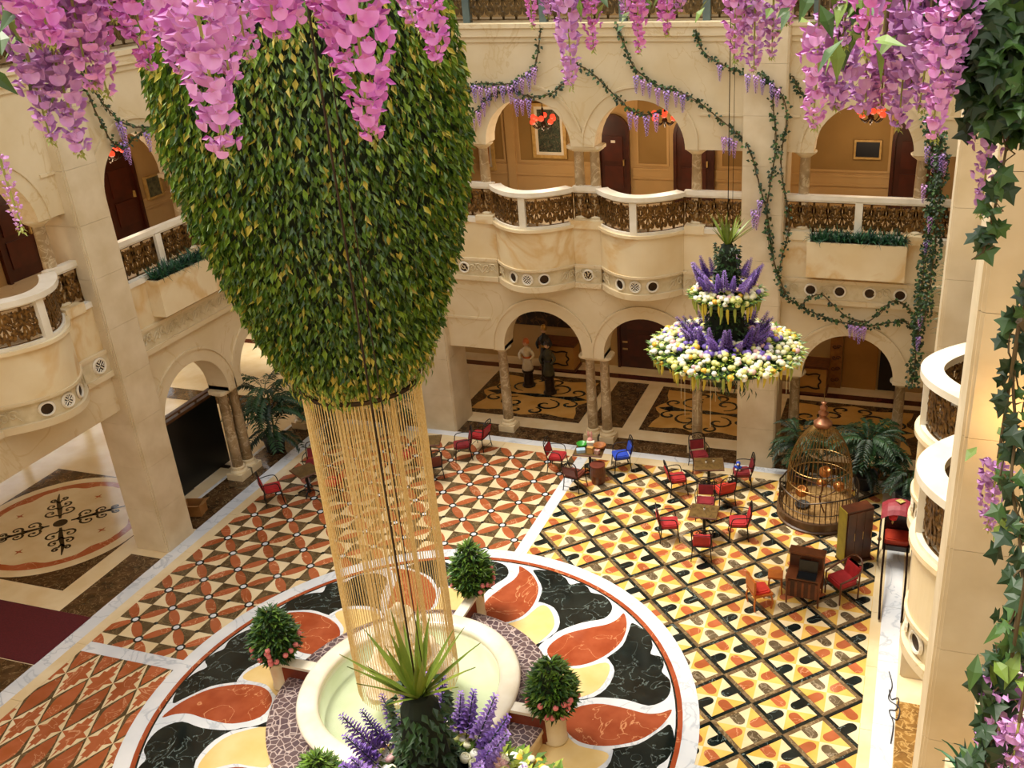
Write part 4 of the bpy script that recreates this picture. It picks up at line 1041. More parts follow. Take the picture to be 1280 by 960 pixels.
def blade(b, p, d, L, W, bend, mi=0):
    d = Vector(d).normalized(); side = d.cross(Vector((0,0,1)))
    side = side.normalized() if side.length > .05 else Vector((1,0,0))
    n = 5; v = []
    for i in range(n+1):
        t = i/n; c = Vector(p)+d*L*t+Vector((0,0,-bend*L*t*t)); w_ = W*(.6+.8*t if t < .35 else (1-t)*1.36)*.5
        v += [c+side*w_, c+Vector((0,0,-.12*W)), c-side*w_]
    f = []
    for i in range(n):
        f += [(3*i,3*i+1,3*i+4,3*i+3),(3*i+1,3*i+2,3*i+5,3*i+4)]
    b.add(v, f, mi)
def spike(seed, L=.40):
    r_ = random.Random(seed); b = MB(); b.tube([(0,0,0),(0,0,L*.95)], .005, 4, 1)
    for k in range(70):
        t = k/70; z = L*(.18+.82*t); r = .046*(1-t*.7); a = k*2.4
        b.leaf((r*.4*math.cos(a), r*.4*math.sin(a), z), (math.cos(a), math.sin(a), .5), (0,0,1), r*1.6, r*1.5, 0)
    return b
def rose_mesh(name, m):
    b = MB(); b.lathe([(.001,-.03),(.03,-.026),(.042,-.005),(.036,.016),(.026,.02),(.03,.006),(.018,.02),(.012,.026),(.016,.01),(.001,.02)], 9, caps=False)
    return b.mesh(name, m, True)
ROSE = [rose_mesh('rose', m) for m in rosec]
SPK = [spike(k).mesh('flower_spike', [purp[k % 2], darkl]) for k in range(2)]
def tower(x, y, z, label, near, seed):
    r_ = random.Random(seed); t = thing('hanging_flower_tower', label, 'flower arrangement', (x, y, z-1.9))
    Z = 1.9                                                   # grass base in local z
    b = MB(); b.tube([(0,0,Z-.3),(0,0,12.72-z+1.9)], .007, 5); b.tube([(.07,0,Z),(.07,.0,12.72-z+1.9)], .004, 4); b.build('suspension_cable', bronzed, t)
    b = MB(); b.lathe([(.001,.05),(.5,.08),(.55,.2),(.3,.32),(.27,.85),(.4,.92),(.3,1.05),(.17,1.25),(.13,Z-.1),(.08,Z),(.001,Z+.02)], 18, caps=False); b.build('plant_core', mat('dark_core2', '#10180c', '#1a2612', 10, .9), t)  # dark solid body of the tower under its ivy
    for k in range(26):
        a = 2*PI*k/26*1.0+r_.uniform(-.15,.15); el = r_.uniform(.68, 1.45); bb = MB()
        blade(bb, (.03*math.cos(a), .03*math.sin(a), Z), (math.cos(a)*math.cos(el), math.sin(a)*math.cos(el), math.sin(el)), r_.uniform(.42,.66), .064, r_.uniform(.0,.14), 0)
        bb.build('leaf_blade', bladem[k % 3 > 0 and 0 or 1], t)
    # ivy on the core
    b = MB()
    for k in range(760):
        a = r_.random()*2*PI; zz = r_.uniform(.2, Z); rr = (.16 if zz > 1.3 else .21) if zz > 1.0 else .3
        b.leaf((rr*math.cos(a), rr*math.sin(a), zz), (math.cos(a)+r_.uniform(-.6,.6), math.sin(a)+r_.uniform(-.6,.6), r_.uniform(-.8,.3)), (math.cos(a), math.sin(a), .5), .08, .05, 0)
    stuff(b.build('ivy_leaves', darkl, t))
    for (R0, zc, H, nr, ns, sr) in ((.56, 1.08, .26, 170, 22, .33), (1.22, .16, .40, 520, 30, .5)):
        # spikes leaning outwards from the collar
        for k in range(ns):
            a = 2*PI*k/ns+r_.uniform(-.1,.1); o = inst('flower_spike', SPK[k % 2], t, (sr*math.cos(a), sr*math.sin(a), zc+.12))
            tilt = r_.uniform(.25,.75); o.rotation_euler = (0, tilt, a); s_ = r_.uniform(.9,1.25); o.scale = (s_, s_, s_)
        # leafy dish
        b = MB(); b.lathe([(.001,zc-.06),(R0*.9,zc-.08),(R0*.97,zc-.02),(R0*.8,zc+H*.08),(R0*.6,zc+H*.28),(sr*.8,zc+H*.45)], 30, caps=False); b.build('leaf_dish', darkl, t)
        b = MB()
        for k in range(int(nr*2.2)):
            a = r_.random()*2*PI; f_ = math.sqrt(r_.uniform((sr*.7/R0)**2, 1)); rr = R0*f_
            b.leaf((rr*math.cos(a), rr*math.sin(a), zc+H*.8*(1-f_)), (math.cos(a)+r_.uniform(-.7,.7), math.sin(a)+r_.uniform(-.7,.7), r_.uniform(0,.8)), (0,0,1), .13, .06, r_.choice((0,0,1)))
        stuff(b.build('green_leaves', [leafm, mat('lime_leaf', '#8ea038', '#a8b04a', 5, .45)], t))
        roses = [MB() for _ in rosec]
        for k in range(nr):
            a = r_.random()*2*PI; f_ = math.sqrt(r_.uniform((sr*.75/R0)**2, 1.0)); rr = R0*f_; zz = zc+.05+H*(1-f_)*.9-(.1*max(0,f_-.93)/.07*r_.random())
            inner_ = f_ < .62 and R0 > 1
            mi = r_.choices(range(6), (3,1,2,9,.2,1) if inner_ else ((6,4,3,1.2,.6,1.2) if f_ < .9 else (4,3,3,.6,3,1.4)))[0]
            s_ = r_.uniform(.75, 1.25)
            if near and len([1 for q in t.children if q.name.startswith('rose')]) < 290:
                o = inst('rose', ROSE[mi], t, (rr*math.cos(a), rr*math.sin(a), zz)); o.scale = (s_, s_, s_); o.rotation_euler = (0, f_*.9, a)
            else: roses[mi].ball((rr*math.cos(a), rr*math.sin(a), zz), .05*s_, 6, 4, sz=.85)
        if True:
            for q, rb in enumerate(roses):
                if rb.v: stuff(rb.build(('cream_roses','white_roses','lemon_roses','lilac_blooms','yellow_blooms','blush_roses')[q], rosec[q], t, True))
        # hanging tassels round the rim
        n_ = int(62*R0/1.2)+10; tb = [MB(), MB()]
        for k in range(n_):
            a = 2*PI*k/n_+r_.uniform(-.06,.06); rr = R0*r_.uniform(.86,1.0); L = r_.uniform(.14,.34); x_, y_ = rr*math.cos(a), rr*math.sin(a)
            tb[r_.choices((0,1),(3,2) if R0 > 1 else (1,3))[0]].tube([(x_,y_,zc),(x_,y_,zc-L*.5),(x_+r_.uniform(-.02,.02),y_,zc-L)], [.022,.026,.006], 5)
        for q in (0,1): stuff(tb[q].build(('yellow_tassels','lime_tassels')[q], tass[q], t))
    # fine strings and greens under the lower tier
    b = MB()
    for k in range(34):
        a = r_.random()*2*PI; rr = r_.uniform(.3,1.05); L = r_.uniform(.4,.9); b.tube([(rr*math.cos(a), rr*math.sin(a), 0), (rr*math.cos(a), rr*math.sin(a), -L)], .004, 3)
    stuff(b.build('bead_strings', mat('pale_bead', '#d9cfae', None, 4, .4), t))
    b = MB()
    for k in range(300):
        a = r_.random()*2*PI; rr = r_.uniform(.1,.6); b.leaf((rr*math.cos(a), rr*math.sin(a), r_.uniform(-.45,.0)), (r_.uniform(-.4,.4), r_.uniform(-.4,.4), -1), (math.cos(a), math.sin(a), 0), .16, .03, 0)
    stuff(b.build('trailing_greens', darkl, t))
    return t
tower(3.85, 4.55, 6.22, 'tiered hanging tower of white, lilac and yellow flowers before the back arcade', False, 31)
tower(3.66, -5.42, 6.14, 'tiered hanging flower tower with long striped leaves low in the foreground', True, 37)
# ================================================================ FURNITURE ON THE FLOOR
GZ = .012
redc = mat('red_cushion', '#9a151b', '#b02226', 8, .6); dredc = mat('dark_red_cushion', '#6e0f18', '#841620', 8, .6); orc = mat('orange_red_cushion', '#d23a26', '#c22c20', 8, .6); bluec = mat('blue_cushion', '#1f3fae', '#2c50c8', 8, .6); brc = mat('brown_leather', '#5d2414', '#70301c', 8, .5)
ironm = mat('black_iron', '#14110f', '#1f1a16', 12, .45, metal=.4)
topm = mat('table_top_wood', '#5c4524', '#6f5730', 7, .3, vein='#3d2c14', vscale=5, vwidth=.04)
def cushion(b, x0, x1, y0, y1, z0, z1):
    e = .03; b.prism([(x0+e,y0),(x1-e,y0),(x1,y0+e),(x1,y1-e),(x1-e,y1),(x0+e,y1),(x0,y1-e),(x0,y0+e)], z0, z1-.015)
    b.prism([(x0+2*e,y0+e),(x1-2*e,y0+e),(x1-e,y0+2*e),(x1-e,y1-2*e),(x1-2*e,y1-e),(x0+2*e,y1-e),(x0+e,y1-2*e),(x0+e,y0+2*e)], z1-.016, z1)
CH = {}
def chair(x, y, rz, label, cm, group, dark=False):
    t = thing('iron_chair', label, 'chair', (x, y, GZ), rz, group)
    if 'leg' not in CH:
        for sx in (-1,1):
            for sy in (-1,1):
                b = MB(); b.tube(catmull([(sx*.165,sy*.155,.31),(sx*.175,sy*.17,.15),(sx*.19,sy*.19,0)], 3), .011, 5); CH['leg%d%d' % (sx,sy)] = b.mesh('leg', ironm)
        b = MB(); b.tube([(-.165,-.16,.31),(.165,-.16,.31),(.165,.16,.31),(-.165,.16,.31)], .012, 5, closed=True); b.tube([(-.18,-.18,.1),(.18,-.18,.1)], .008, 4); b.tube([(-.18,.18,.1),(.18,.18,.1)], .008, 4); CH['frame'] = b.mesh('seat_frame', ironm)
        b = MB(); b.tube(catmull([(-.165,.16,.31),(-.175,.2,.5),(-.165,.235,.68),(-.1,.245,.735),(0,.247,.75),(.1,.245,.735),(.165,.235,.68),(.175,.2,.5),(.165,.16,.31)], 4), .012, 5)
        b.tube([(-.168,.225,.6),(.168,.225,.6)], .008, 4)
        for sx in (-1,1):
            sp = spiral(0, 0, .055, .012, PI/2, 1.1*sx, 10); b.tube([(sx*.07+p[0], .236, .665+p[1]*.8) for p in sp], .007, 4)
        CH['back'] = b.mesh('back_frame', ironm)
        for sx in (-1,1):
            b = MB(); b.tube(catmull([(sx*.172,.205,.52),(sx*.2,.06,.53),(sx*.2,-.08,.52),(sx*.19,-.13,.46),(sx*.17,-.15,.31)], 3), .01, 5); CH['arm%d' % sx] = b.mesh('armrest', ironm)
    for k, v in CH.items():
        if k[0:3] == 'leg': inst('leg', v, t)
        elif k[0:3] == 'arm': inst('armrest', v, t)
    inst('seat_frame', CH['frame'], t); inst('back_frame', CH['back'], t)
    k = 'seat_'+cm.name
    if k+'m' not in TILES:
        b = MB(); cushion(b, -.17, .17, -.175, .15, .312, .385); TILES[k+'m'] = b.mesh('seat_cushion', cm, False)
        b = MB(lambda a, c, z: (a, .175+(z-.38)*.24-c*.0+c, z)); b.box(-.15,.15,-.02,.025,.4,.58); TILES[k+'b'] = b.mesh('back_cushion', cm)
    inst('seat_cushion', TILES[k+'m'], t); inst('back_cushion', TILES[k+'b'], t)
    return t
def face(x, y, tx, ty): return math.atan2(ty-y, tx-x)+PI/2
def table(x, y, rz, label, w_=.5, d=.5):
    t = thing('cafe_table', label, 'table', (x, y, GZ), rz, 'square wooden cafe tables')
    b = MB(); e = .02; b.prism([(-w_/2+e,-d/2),(w_/2-e,-d/2),(w_/2,-d/2+e),(w_/2,d/2-e),(w_/2-e,d/2),(-w_/2+e,d/2),(-w_/2,d/2-e),(-w_/2,-d/2+e)], .535, .565); o = b.build('table_top', topm, t)
    b = MB(); b.tube([(-w_/2,-d/2,.55),(w_/2,-d/2,.55),(w_/2,d/2,.55),(-w_/2,d/2,.55)], .016, 5, closed=True); b.build('edge_band', woodm, o)
    b = MB(); b.lathe([(.05,.04),(.03,.1),(.028,.4),(.05,.5),(.12,.535)], 10, caps=False); b.build('pedestal', ironm, t)
    for k in range(4):
        a = k*PI/2+PI/4; b = MB(); b.tube(catmull([(0,0,.08),(.14*math.cos(a),.14*math.sin(a),.07),(.24*math.cos(a),.24*math.sin(a),.012)], 3), .016, 5); b.build('foot', ironm, t)
    b = MB(); b.lathe([(.018,.566),(.02,.6),(.012,.61),(.001,.61)], 8); b.build('place_holder', trimw, t) if False else None
    return t
def caster(x, y, z, label):
    t = thing('sugar_shaker', label, 'shaker', (x, y, z), group=None); b = MB(); b.lathe([(.018,0),(.02,.035),(.012,.042)], 9); b.build('jar', trimw, t); b = MB(); b.lathe([(.013,.042),(.014,.055),(.001,.06)], 9); b.build('lid', ironm, t)
TZ = GZ+.565
# group A, by the right pier
ax, ay = 2.98, 7.45
table(ax, ay, .25, 'square cafe table at the foot of the right arcade column', .6, .5)
caster(ax-.06, ay+.02, TZ, 'left of two small white shakers on the table by the arcade column'); caster(ax+.08, ay+.1, TZ, 'right of two small white shakers on the table by the arcade column')
chair(2.38, 7.12, face(2.38,7.12,ax,ay), 'red cushioned iron chair left of the arcade column table', redc, 'chairs round the arcade column table')
chair(3.64, 7.66, face(3.64,7.66,ax,ay), 'dark red cushioned iron chair right of the arcade column table, before the pier', dredc, 'chairs round the arcade column table')
chair(3.40, 6.90, face(3.40,6.90,ax,ay), 'bright orange red cushioned chair in front of the arcade column table', orc, 'chairs round the arcade column table')
chair(2.62, 8.16, face(2.62,8.16,ax,ay), 'dark red cushioned chair behind the arcade column table against the column', dredc, 'chairs round the arcade column table')
t = thing('soft_toy', 'small blue and white soft toy sitting on the dark red chair by the pier', 'toy', (3.56, 7.64, GZ+.39))
b = MB(); b.ball((0,0,.06), .06, 9, 7); b.build('body', bluec, t, True)
b = MB(); b.ball((0,0,.15), .05, 9, 7); b.build('head', bluec, t, True)
b = MB(); b.ball((0,-.035,.145), .03, 8, 6); b.build('face', trimw, t, True)
for sg in (-1,1):
    b = MB(); b.ball((sg*.06,-.02,.08), .025, 7, 5); b.build('arm', bluec, t, True); b = MB(); b.ball((sg*.035,-.05,.025), .028, 7, 5); b.build('foot', trimw, t, True)
# group B, middle of the right quarter
bx, by = 3.26, 5.68
table(bx, by, .06, 'square cafe table in the middle of the tongue patterned floor', .52, .46)
caster(bx, by+.03, TZ, 'single white shaker on the table in the middle of the floor')
for (x, y, lb, cm) in ((3.14,6.36,'red cushioned iron chair behind the middle table',dredc),(2.62,5.46,'red cushioned iron chair left of the middle table',redc),(3.90,5.82,'red cushioned iron chair right of the middle table',redc),(3.36,5.02,'red cushioned iron chair in front of the middle table, its back to the viewer',redc)):
    chair(x, y, face(x,y,bx,by), lb, cm, 'chairs round the middle table')
# group C, heaped table by the twin columns
cx_, cy_ = .38, 7.45
table(cx_, cy_, .1, 'cafe table heaped with bowls and boxes before the twin columns', .62, .5)
chair(-.36, 7.42, face(-.36,7.42,cx_,cy_), 'red cushioned chair left of the heaped table', redc, 'chairs round the heaped table')
chair(.98, 7.78, face(.98,7.78,cx_,cy_), 'blue cushioned chair right of the heaped table', bluec, 'chairs round the heaped table')
chair(.26, 6.78, face(.26,6.78,cx_,cy_), 'brown leather chair in front of the heaped table', brc, 'chairs round the heaped table')
def bowl(x, y, r, m, label, z=TZ):
    t = tag(MB_obj('bowl', [(r*.4,0),(r*.75,r*.25),(r,r*.7),(r*.93,r*.7),(r*.68,r*.3),(.001,r*.12)], m, (x,y,z)), label, 'bowl'); return t
def MB_obj(name, prof, m, loc, n=18):
    b = MB(); b.lathe(prof, n, caps=False); return b.build(name, m, None, True, loc)
bowl(cx_-.2, cy_+.1, .12, mat('green_glaze', '#2f8a2a', '#3aa032', 6, .3), 'green bowl on the left of the heaped table')
bowl(cx_+.2, cy_+.1, .14, mat('orange_wicker', '#b06a26', '#8d501c', 30, .6), 'orange brown bowl on the right of the heaped table')
def carton(x, y, z, s, m, label, rz=.2):
    t = thing('carton', label, 'box', (x, y, z), rz); b = MB(); b.box(-s[0]/2, s[0]/2, -s[1]/2, s[1]/2, 0, s[2]); b.build('box_body', m, t); b = MB(); b.box(-s[0]/2-.003, s[0]/2+.003, -s[1]/2-.003, s[1]/2+.003, s[2], s[2]+.02); b.build('box_lid', m, t)
carton(cx_-.02, cy_+.16, TZ, (.16,.12,.1), trimw, 'white box at the back of the heaped table')
carton(cx_+.06, cy_-.12, TZ, (.13,.08,.12), mat('tan_card', '#c79a52', '#b88a44', 6, .7), 'tan box at the front of the heaped table', -.1)
carton(cx_-.15, cy_-.13, TZ, (.18,.12,.05), mat('pale_blue_box', '#a9c4d4', '#9ab4c8', 6, .5), 'flat pale blue box on the heaped table', .4)
carton(cx_+.22, cy_-.14, TZ, (.1,.08,.08), mat('red_white_box', '#c8b8a8', '#9a3a2c', 18, .5), 'small red and white box at the right front of the heaped table', -.3)
t = thing('cloth_rabbit', 'pink eared soft toy behind the white box on the heaped table', 'toy', (cx_-.05, cy_+.22, TZ+0))
b = MB(); b.ball((0,0,.1), .07, 9, 7, sz=1.3); b.build('body', mat('pink_plush', '#e3a59a', '#d68f86', 8, .8), t, True)
for sg in (-1,1): b = MB(); b.lathe([(.001,.18),(.025,.22),(.02,.3),(.001,.34)], 7, (sg*.035,0), caps=False); b.build('ear', MATS['pink_plush'], t, True)
t = thing('wicker_stool', 'dark round wicker drum stool right of the heaped table', 'stool', (.66, 7.12, GZ)); b = MB(); b.lathe([(.14,0),(.17,.2),(.15,.4),(.16,.42)], 16, caps=False); b.build('drum', woodm, t); b = MB(); b.lathe([(.001,.43),(.165,.43),(.165,.405)], 16, caps=False); b.build('seat', brc, t)
# group D, by the left pier
dx_, dy_ = -3.22, 7.05
table(dx_, dy_, .35, 'square cafe table beside the left pier of the back wall', .5, .46)
chair(-2.62, 7.42, face(-2.62,7.42,dx_,dy_), 'iron chair with dark red cushion right of the table by the left pier', dredc, 'chairs by the left pier')
chair(-2.42, 7.92, face(-2.42,7.92,-3.2,8.0), 'red cushioned chair against the arcade by the left pier', redc, 'chairs by the left pier')
chair(-2.88, 6.52, face(-2.88,6.52,dx_,dy_), 'dark chair in front of the table by the left pier', brc, 'chairs by the left pier')
chair(-3.7, 6.7, face(-3.7,6.7,dx_,dy_), 'red chair at the far left of the left pier table, seen through the bead curtain', redc, 'chairs by the left pier')
# group E, by the left arcade
ex, ey = -5.2, 5.25
table(ex, ey, -.5, 'square cafe table near the twin columns of the left arcade', .5, .46)
chair(-5.74, 4.78, face(-5.74,4.78,ex,ey), 'red cushioned iron chair nearest the left arcade border', redc, 'chairs by the left arcade')
chair(-5.45, 5.9, face(-5.45,5.9,ex,ey), 'red cushioned chair behind the left arcade table', dredc, 'chairs by the left arcade')
chair(-4.6, 5.3, face(-4.6,5.3,ex,ey), 'orange red cushioned chair of the left arcade table, seen through the bead curtain', orc, 'chairs by the left arcade')
# desk group
t = thing('writing_desk', 'wooden writing desk with hutch and fretwork front', 'desk', (5.34, 4.25, GZ), -.06)
b = MB(); b.box(-.30, .30, -.26, .24, .53, .56); b.build('desk_top', mat('desk_wood', '#5e2f14', '#774020', 6, .35), t)
dw = MATS['desk_wood']
for sx in (-1,1):
    for y_ in (-.23, .21): b = MB(); b.tube([(sx*.27,y_,0),(sx*.27,y_,.53)], [.016,.026], 6); b.build('leg', dw, t)
b = MB(); b.box(-.28, .28, .19, .22, .1, .53); b.build('back_panel', dw, t)
b = MB(); b.box(-.27, .27, -.24, -.22, .16, .5); fr = b.build('front_panel', mat('dark_desk_wood', '#38190a', '#4a2410', 6, .4), t)
for k in range(5):
    b = MB(); b.box(-.25+k*.115, -.21+k*.115, -.25, -.238, .18, .48); b.build('fret_bar', dw, fr)
b = MB(); b.box(-.29, .29, .06, .22, .56, .86); hu = b.build('hutch', dw, t)
b = MB(); b.box(-.31, .31, .04, .24, .86, .885); b.build('hutch_cap', dw, hu)
for k in range(3): b = MB(); b.box(-.27+k*.185, -.10+k*.185, .045, .06, .6, .82); d_ = b.build('hutch_door', MATS['dark_desk_wood'], hu)
t = thing('screen', 'flat black screen lying open on the writing desk', 'screen', (5.37, 4.10, GZ+.56), -.06); b = MB(); b.box(-.15, .17, -.12, .09, 0, .02); b.build('base', mat('black_plastic', '#0a0a0b', '#111214', 5, .3), t)
b = MB(lambda x, y, z: (x, .095+y+z*.25, .02+z)); b.box(-.15, .17, 0, .015, 0, .2); b.build('screen', MATS['black_plastic'], t)
t = thing('wooden_stool', 'small orange wood stool left of the writing desk', 'stool', (4.82, 4.34, GZ), .1)
ow = mat('orange_wood', '#a8561c', '#c06c28', 6, .35)
b = MB(); b.box(-.13, .13, -.12, .12, .31, .345); b.build('seat', ow, t)
for sx in (-1,1):
    for sy in (-1,1): b = MB(); b.tube([(sx*.1,sy*.09,.31),(sx*.12,sy*.11,0)], .014, 5); b.build('leg', ow, t)
t = thing('wooden_chair', 'low orange wood chair with red seat pad left of the writing desk', 'chair', (4.62, 3.86, GZ), face(4.62,3.86,5.3,4.3)+PI*.0)
b = MB(); b.box(-.18, .18, -.17, .17, .29, .325); b.build('seat', ow, t); b = MB(); cushion(b, -.15, .15, -.14, .13, .325, .375); b.build('seat_pad', orc, t)
b = MB(); b.box(-.18, .18, .15, .185, .38, .62); b.build('backrest', ow, t)
for sx in (-1,1):
    b = MB(); b.tube([(sx*.155,.165,.29),(sx*.165,.17,.62)], .015, 5); b.build('back_post', ow, t)
    for sy in (-1,1): b = MB(); b.tube(catmull([(sx*.15,sy*.14,.29),(sx*.17,sy*.17,.15),(sx*.15,sy*.15,0)], 3), .017, 5); b.build('leg', ow, t)
t = thing('armchair', 'bentwood armchair with bright red cushions right of the writing desk', 'chair', (5.96, 4.46, GZ), face(5.96,4.46,5.3,4.3)+.5)
bw = mat('bent_wood', '#4e2a12', '#66391a', 8, .35)
b = MB(); cushion(b, -.19, .19, -.2, .17, .31, .40); b.build('seat_cushion', redc, t); b = MB(lambda x, y, z: (x, .17+y+(z-.4)*.3, z)); cushion(b, -.18, .18, -.035, .035, .4, .62); b.build('back_cushion', redc, t)
b = MB(); b.tube(catmull([(-.21,-.2,.45),(-.23,0,.5),(-.22,.2,.56),(-.12,.29,.68),(0,.31,.71),(.12,.29,.68),(.22,.2,.56),(.23,0,.5),(.21,-.2,.45)], 4), .016, 6); b.build('bent_rail', bw, t)
b = MB(); b.box(-.2, .2, -.2, .18, .285, .31); b.build('seat_frame', bw, t)
for sx in (-1,1):
    b = MB(); b.tube([(sx*.205,-.2,0),(sx*.205,-.2,.46)], .016, 5); b.build('leg', bw, t); b = MB(); b.tube([(sx*.2,.19,0),(sx*.2,.2,.56)], .016, 5); b.build('leg', bw, t)
# --------- birdcage
t = thing('birdcage', 'large domed bronze birdcage standing by the right arcade', 'birdcage', (5.27, 7.0, GZ))
wire = mat('bronze_wire', '#7d6034', '#9a7a44', 14, .35, metal=.7)
b = MB(); b.lathe([(.80,0),(.80,.03),(.77,.05),(.77,.17),(.80,.19),(.80,.22),(.74,.23),(.70,.2)], 44, caps=False); b.build('base_ring', mat('cage_base', '#4a3118', '#5e4022', 7, .4), t)
b = MB(); b.lathe([(.72,.2),(.001,.2)], 40, caps=False); b.build('straw_floor', mat('straw', '#b08a52', '#8a6534', 14, .8, bump=.6), t)
n_ = 44
for k in range(n_):
    a = 2*PI*k/n_; hgt = .56+.10*math.cos(3*a)*0
    b = MB(); b.tube([(.76*math.cos(a),.76*math.sin(a),.22),(.76*math.cos(a),.76*math.sin(a),.62+.10*abs(math.cos(2*a-1.0)))], .0075, 4); b.build('rail_wire', mat('dark_wire', '#2e2114', '#43301c', 10, .4, metal=.5), t)
for z in (.40,): b = MB(); b.tube([(.76*math.cos(2*PI*i/60), .76*math.sin(2*PI*i/60), z) for i in range(60)], .009, 5, closed=True); b.build('rail_hoop', MATS['dark_wire'], t)
b = MB(); b.tube([(.76*math.cos(2*PI*i/72), .76*math.sin(2*PI*i/72), .62+.10*abs(math.cos(4*PI*i/72-1.0))) for i in range(72)], .016, 6, closed=True); b.build('wavy_top_rail', MATS['dark_wire'], t)
dome = [(.62,.22),(.62,.8),(.60,1.05),(.54,1.35),(.44,1.6),(.31,1.8),(.18,1.93),(.12,1.97)]
cs = catmull([(r,0,z) for r, z in dome], 3)
for k in range(40):
    a = 2*PI*k/40; b = MB(); b.tube([(p.x*math.cos(a), p.x*math.sin(a), p.z) for p in cs], .007, 4); b.build('dome_wire', wire, t)
for r, z in ((.62,.8),(.585,1.12)): b = MB(); b.tube([(r*math.cos(2*PI*i/48), r*math.sin(2*PI*i/48), z) for i in range(48)], .010, 5, closed=True); b.build('dome_hoop', wire, t)
cop = mat('copper_cap', '#b07a58', '#8f5c40', 8, .35, metal=.6)
b = MB(); b.lathe([(.14,1.95),(.17,1.97),(.18,2.03),(.14,2.05),(.09,2.12),(.04,2.16),(.09,2.2),(.10,2.24),(.04,2.28),(.07,2.32),(.075,2.36),(.03,2.4),(.06,2.45),(.001,2.46)], 18, caps=False); b.build('finial', cop, t, True)
b = MB(); b.tube([(0,0,2.44),(0,0,2.75)], .006, 4); b.build('hook_rod', wire, t)
def copper_pot(x, y, z, s, label, rz=0):
    o = MB_obj('copper_pot', [(s*.3,0),(s*.8,s*.25),(s,s*.7),(s*.85,s*1.15),(s*.55,s*1.35),(s*.65,s*1.5),(s*.5,s*1.45),(s*.4,s*1.3),(.001,s*1.2)], mat('bright_copper', '#d08a4a', '#b46e34', 6, .28, metal=.7), (x,y,z), 16); o.rotation_euler = (.5, 0, rz); tag(o, label, 'pot')
copper_pot(4.98, 6.66, .62, .13, 'left copper pot perched in the birdcage'); copper_pot(5.36, 6.62, 1.12, .12, 'highest copper pot perched in the birdcage', 1); copper_pot(5.62, 6.74, .74, .12, 'right copper pot perched in the birdcage', 2); copper_pot(5.3, 7.1, .55, .11, 'copper pot at the back of the birdcage', 3)
t = thing('perch', 'branch perch fixed across the inside of the birdcage', 'perch', (5.27, 6.8, GZ+.22)); b = MB(); b.tube(catmull([(.15,-.1,0),(.05,-.12,.3),(.1,-.15,.6),(.02,-.14,.9)], 4), .016, 6); b.build('branch', woodm, t)
b = MB(); b.tube(catmull([(-.5,-.2,.42),(-.2,-.14,.38),(.07,-.13,.35),(.35,-.06,.5)], 4), .012, 5); b.build('twig', woodm, t); b = MB(); b.tube(catmull([(-.45,-.1,.75),(-.1,-.12,.66),(.08,-.15,.62),(.3,-.2,.85)], 4), .012, 5); b.build('twig', woodm, t)
t = tag(MB_obj('stone_dish', [(.13,0),(.15,.05),(.13,.07),(.11,.04),(.001,.04)], mat('slate', '#2b2926', '#3a3733', 8, .6), (4.98, 6.86, GZ+.2)), 'dark stone dish on the straw floor of the birdcage', 'dish')
# --------- lacquer cabinet, rickshaw
t = thing('lacquer_cabinet', 'narrow dark wood cabinet with yellow side beside the birdcage', 'cabinet', (6.07, 5.62, GZ), .62)
dk = mat('dark_cabinet_wood', '#3c1a0b', '#552812', 4, .35)
b = MB(); b.box(-.27, .27, -.13, .13, .04, 1.12); b.build('carcass', dk, t)
b = MB(); b.box(-.285, -.27, -.13, .13, .04, 1.12); b.build('yellow_side', mat('yellow_lacquer', '#9a8a1e', '#86761a', 6, .4), t)
for k in range(3):
    b = MB(); b.box(-.255+k*.172, -.09+k*.172, -.148, -.13, .08, 1.08); d_ = b.build('door', dk, t); b = MB(); b.box(-.11+k*.172, -.10+k*.172, -.158, -.148, .5, .66); b.build('handle', gilt, d_)
b = MB(); b.box(-.29, .29, -.16, .15, 0, .04); b.build('plinth', dk, t)
t = thing('rickshaw', 'black lacquered rickshaw with red hood parked along the right wall', 'rickshaw', (6.8, 5.75, GZ))
blk_l = mat('rickshaw_lacquer', '#120a08', '#20110c', 6, .25); hoodm = mat('hood_red', '#7c1e26', '#93303a', 7, .55)
for sx in (-1,1):
    b = MB(); b.tube([(sx*.3, .40*math.cos(2*PI*i/32), .41+.40*math.sin(2*PI*i/32)) for i in range(32)], .016, 6, closed=True); wh = b.build('wheel', blk_l, t)
    b = MB()
    for k in range(12): a = PI*k/6; b.tube([(sx*.3,0,.41),(sx*.3,.39*math.cos(a),.41+.39*math.sin(a))], .006, 4)
    stuff(b.build('spokes', blk_l, wh)); b = MB(); b.ball((sx*.3,0,.41), .04, 8, 6); b.build('hub', gilt, wh)
    b = MB(); b.tube(catmull([(sx*.2,.2,.42),(sx*.2,-.4,.40),(sx*.2,-1.1,.32),(sx*.18,-1.85,.05)], 5), .022, 6); b.build('shaft', blk_l, t)
b = MB(); b.box(-.24, .24, -.25, .25, .36, .46); b.build('chassis', blk_l, t)
b = MB(); b.box(-.24, .24, .17, .26, .46, .9); b.build('backrest', blk_l, t)
b = MB(); cushion(b, -.21, .21, -.2, .17, .46, .56); b.build('seat_cushion', mat('rickshaw_red', '#b4381c', '#9c2a16', 6, .5), t)
b = MB(); v = []; f = []; nn_ = 10
for i in range(nn_+1):
    a = PI*.02+PI*.72*i/nn_; y_ = .26-.42*(1-math.cos(a))*.9; z_ = .86+.46*math.sin(a)
    for j in range(7):
        u = -1+2*j/6; v.append((u*.30, y_, z_-.12*abs(u)**2.5))
for i in range(nn_):
    for j in range(6): f.append((7*i+j, 7*i+j+1, 7*i+8+j, 7*i+7+j))
b.add(v, f); hd = b.build('hood', hoodm, t); sm = hd.modifiers.new('thick', 'SOLIDIFY'); sm.thickness = .012
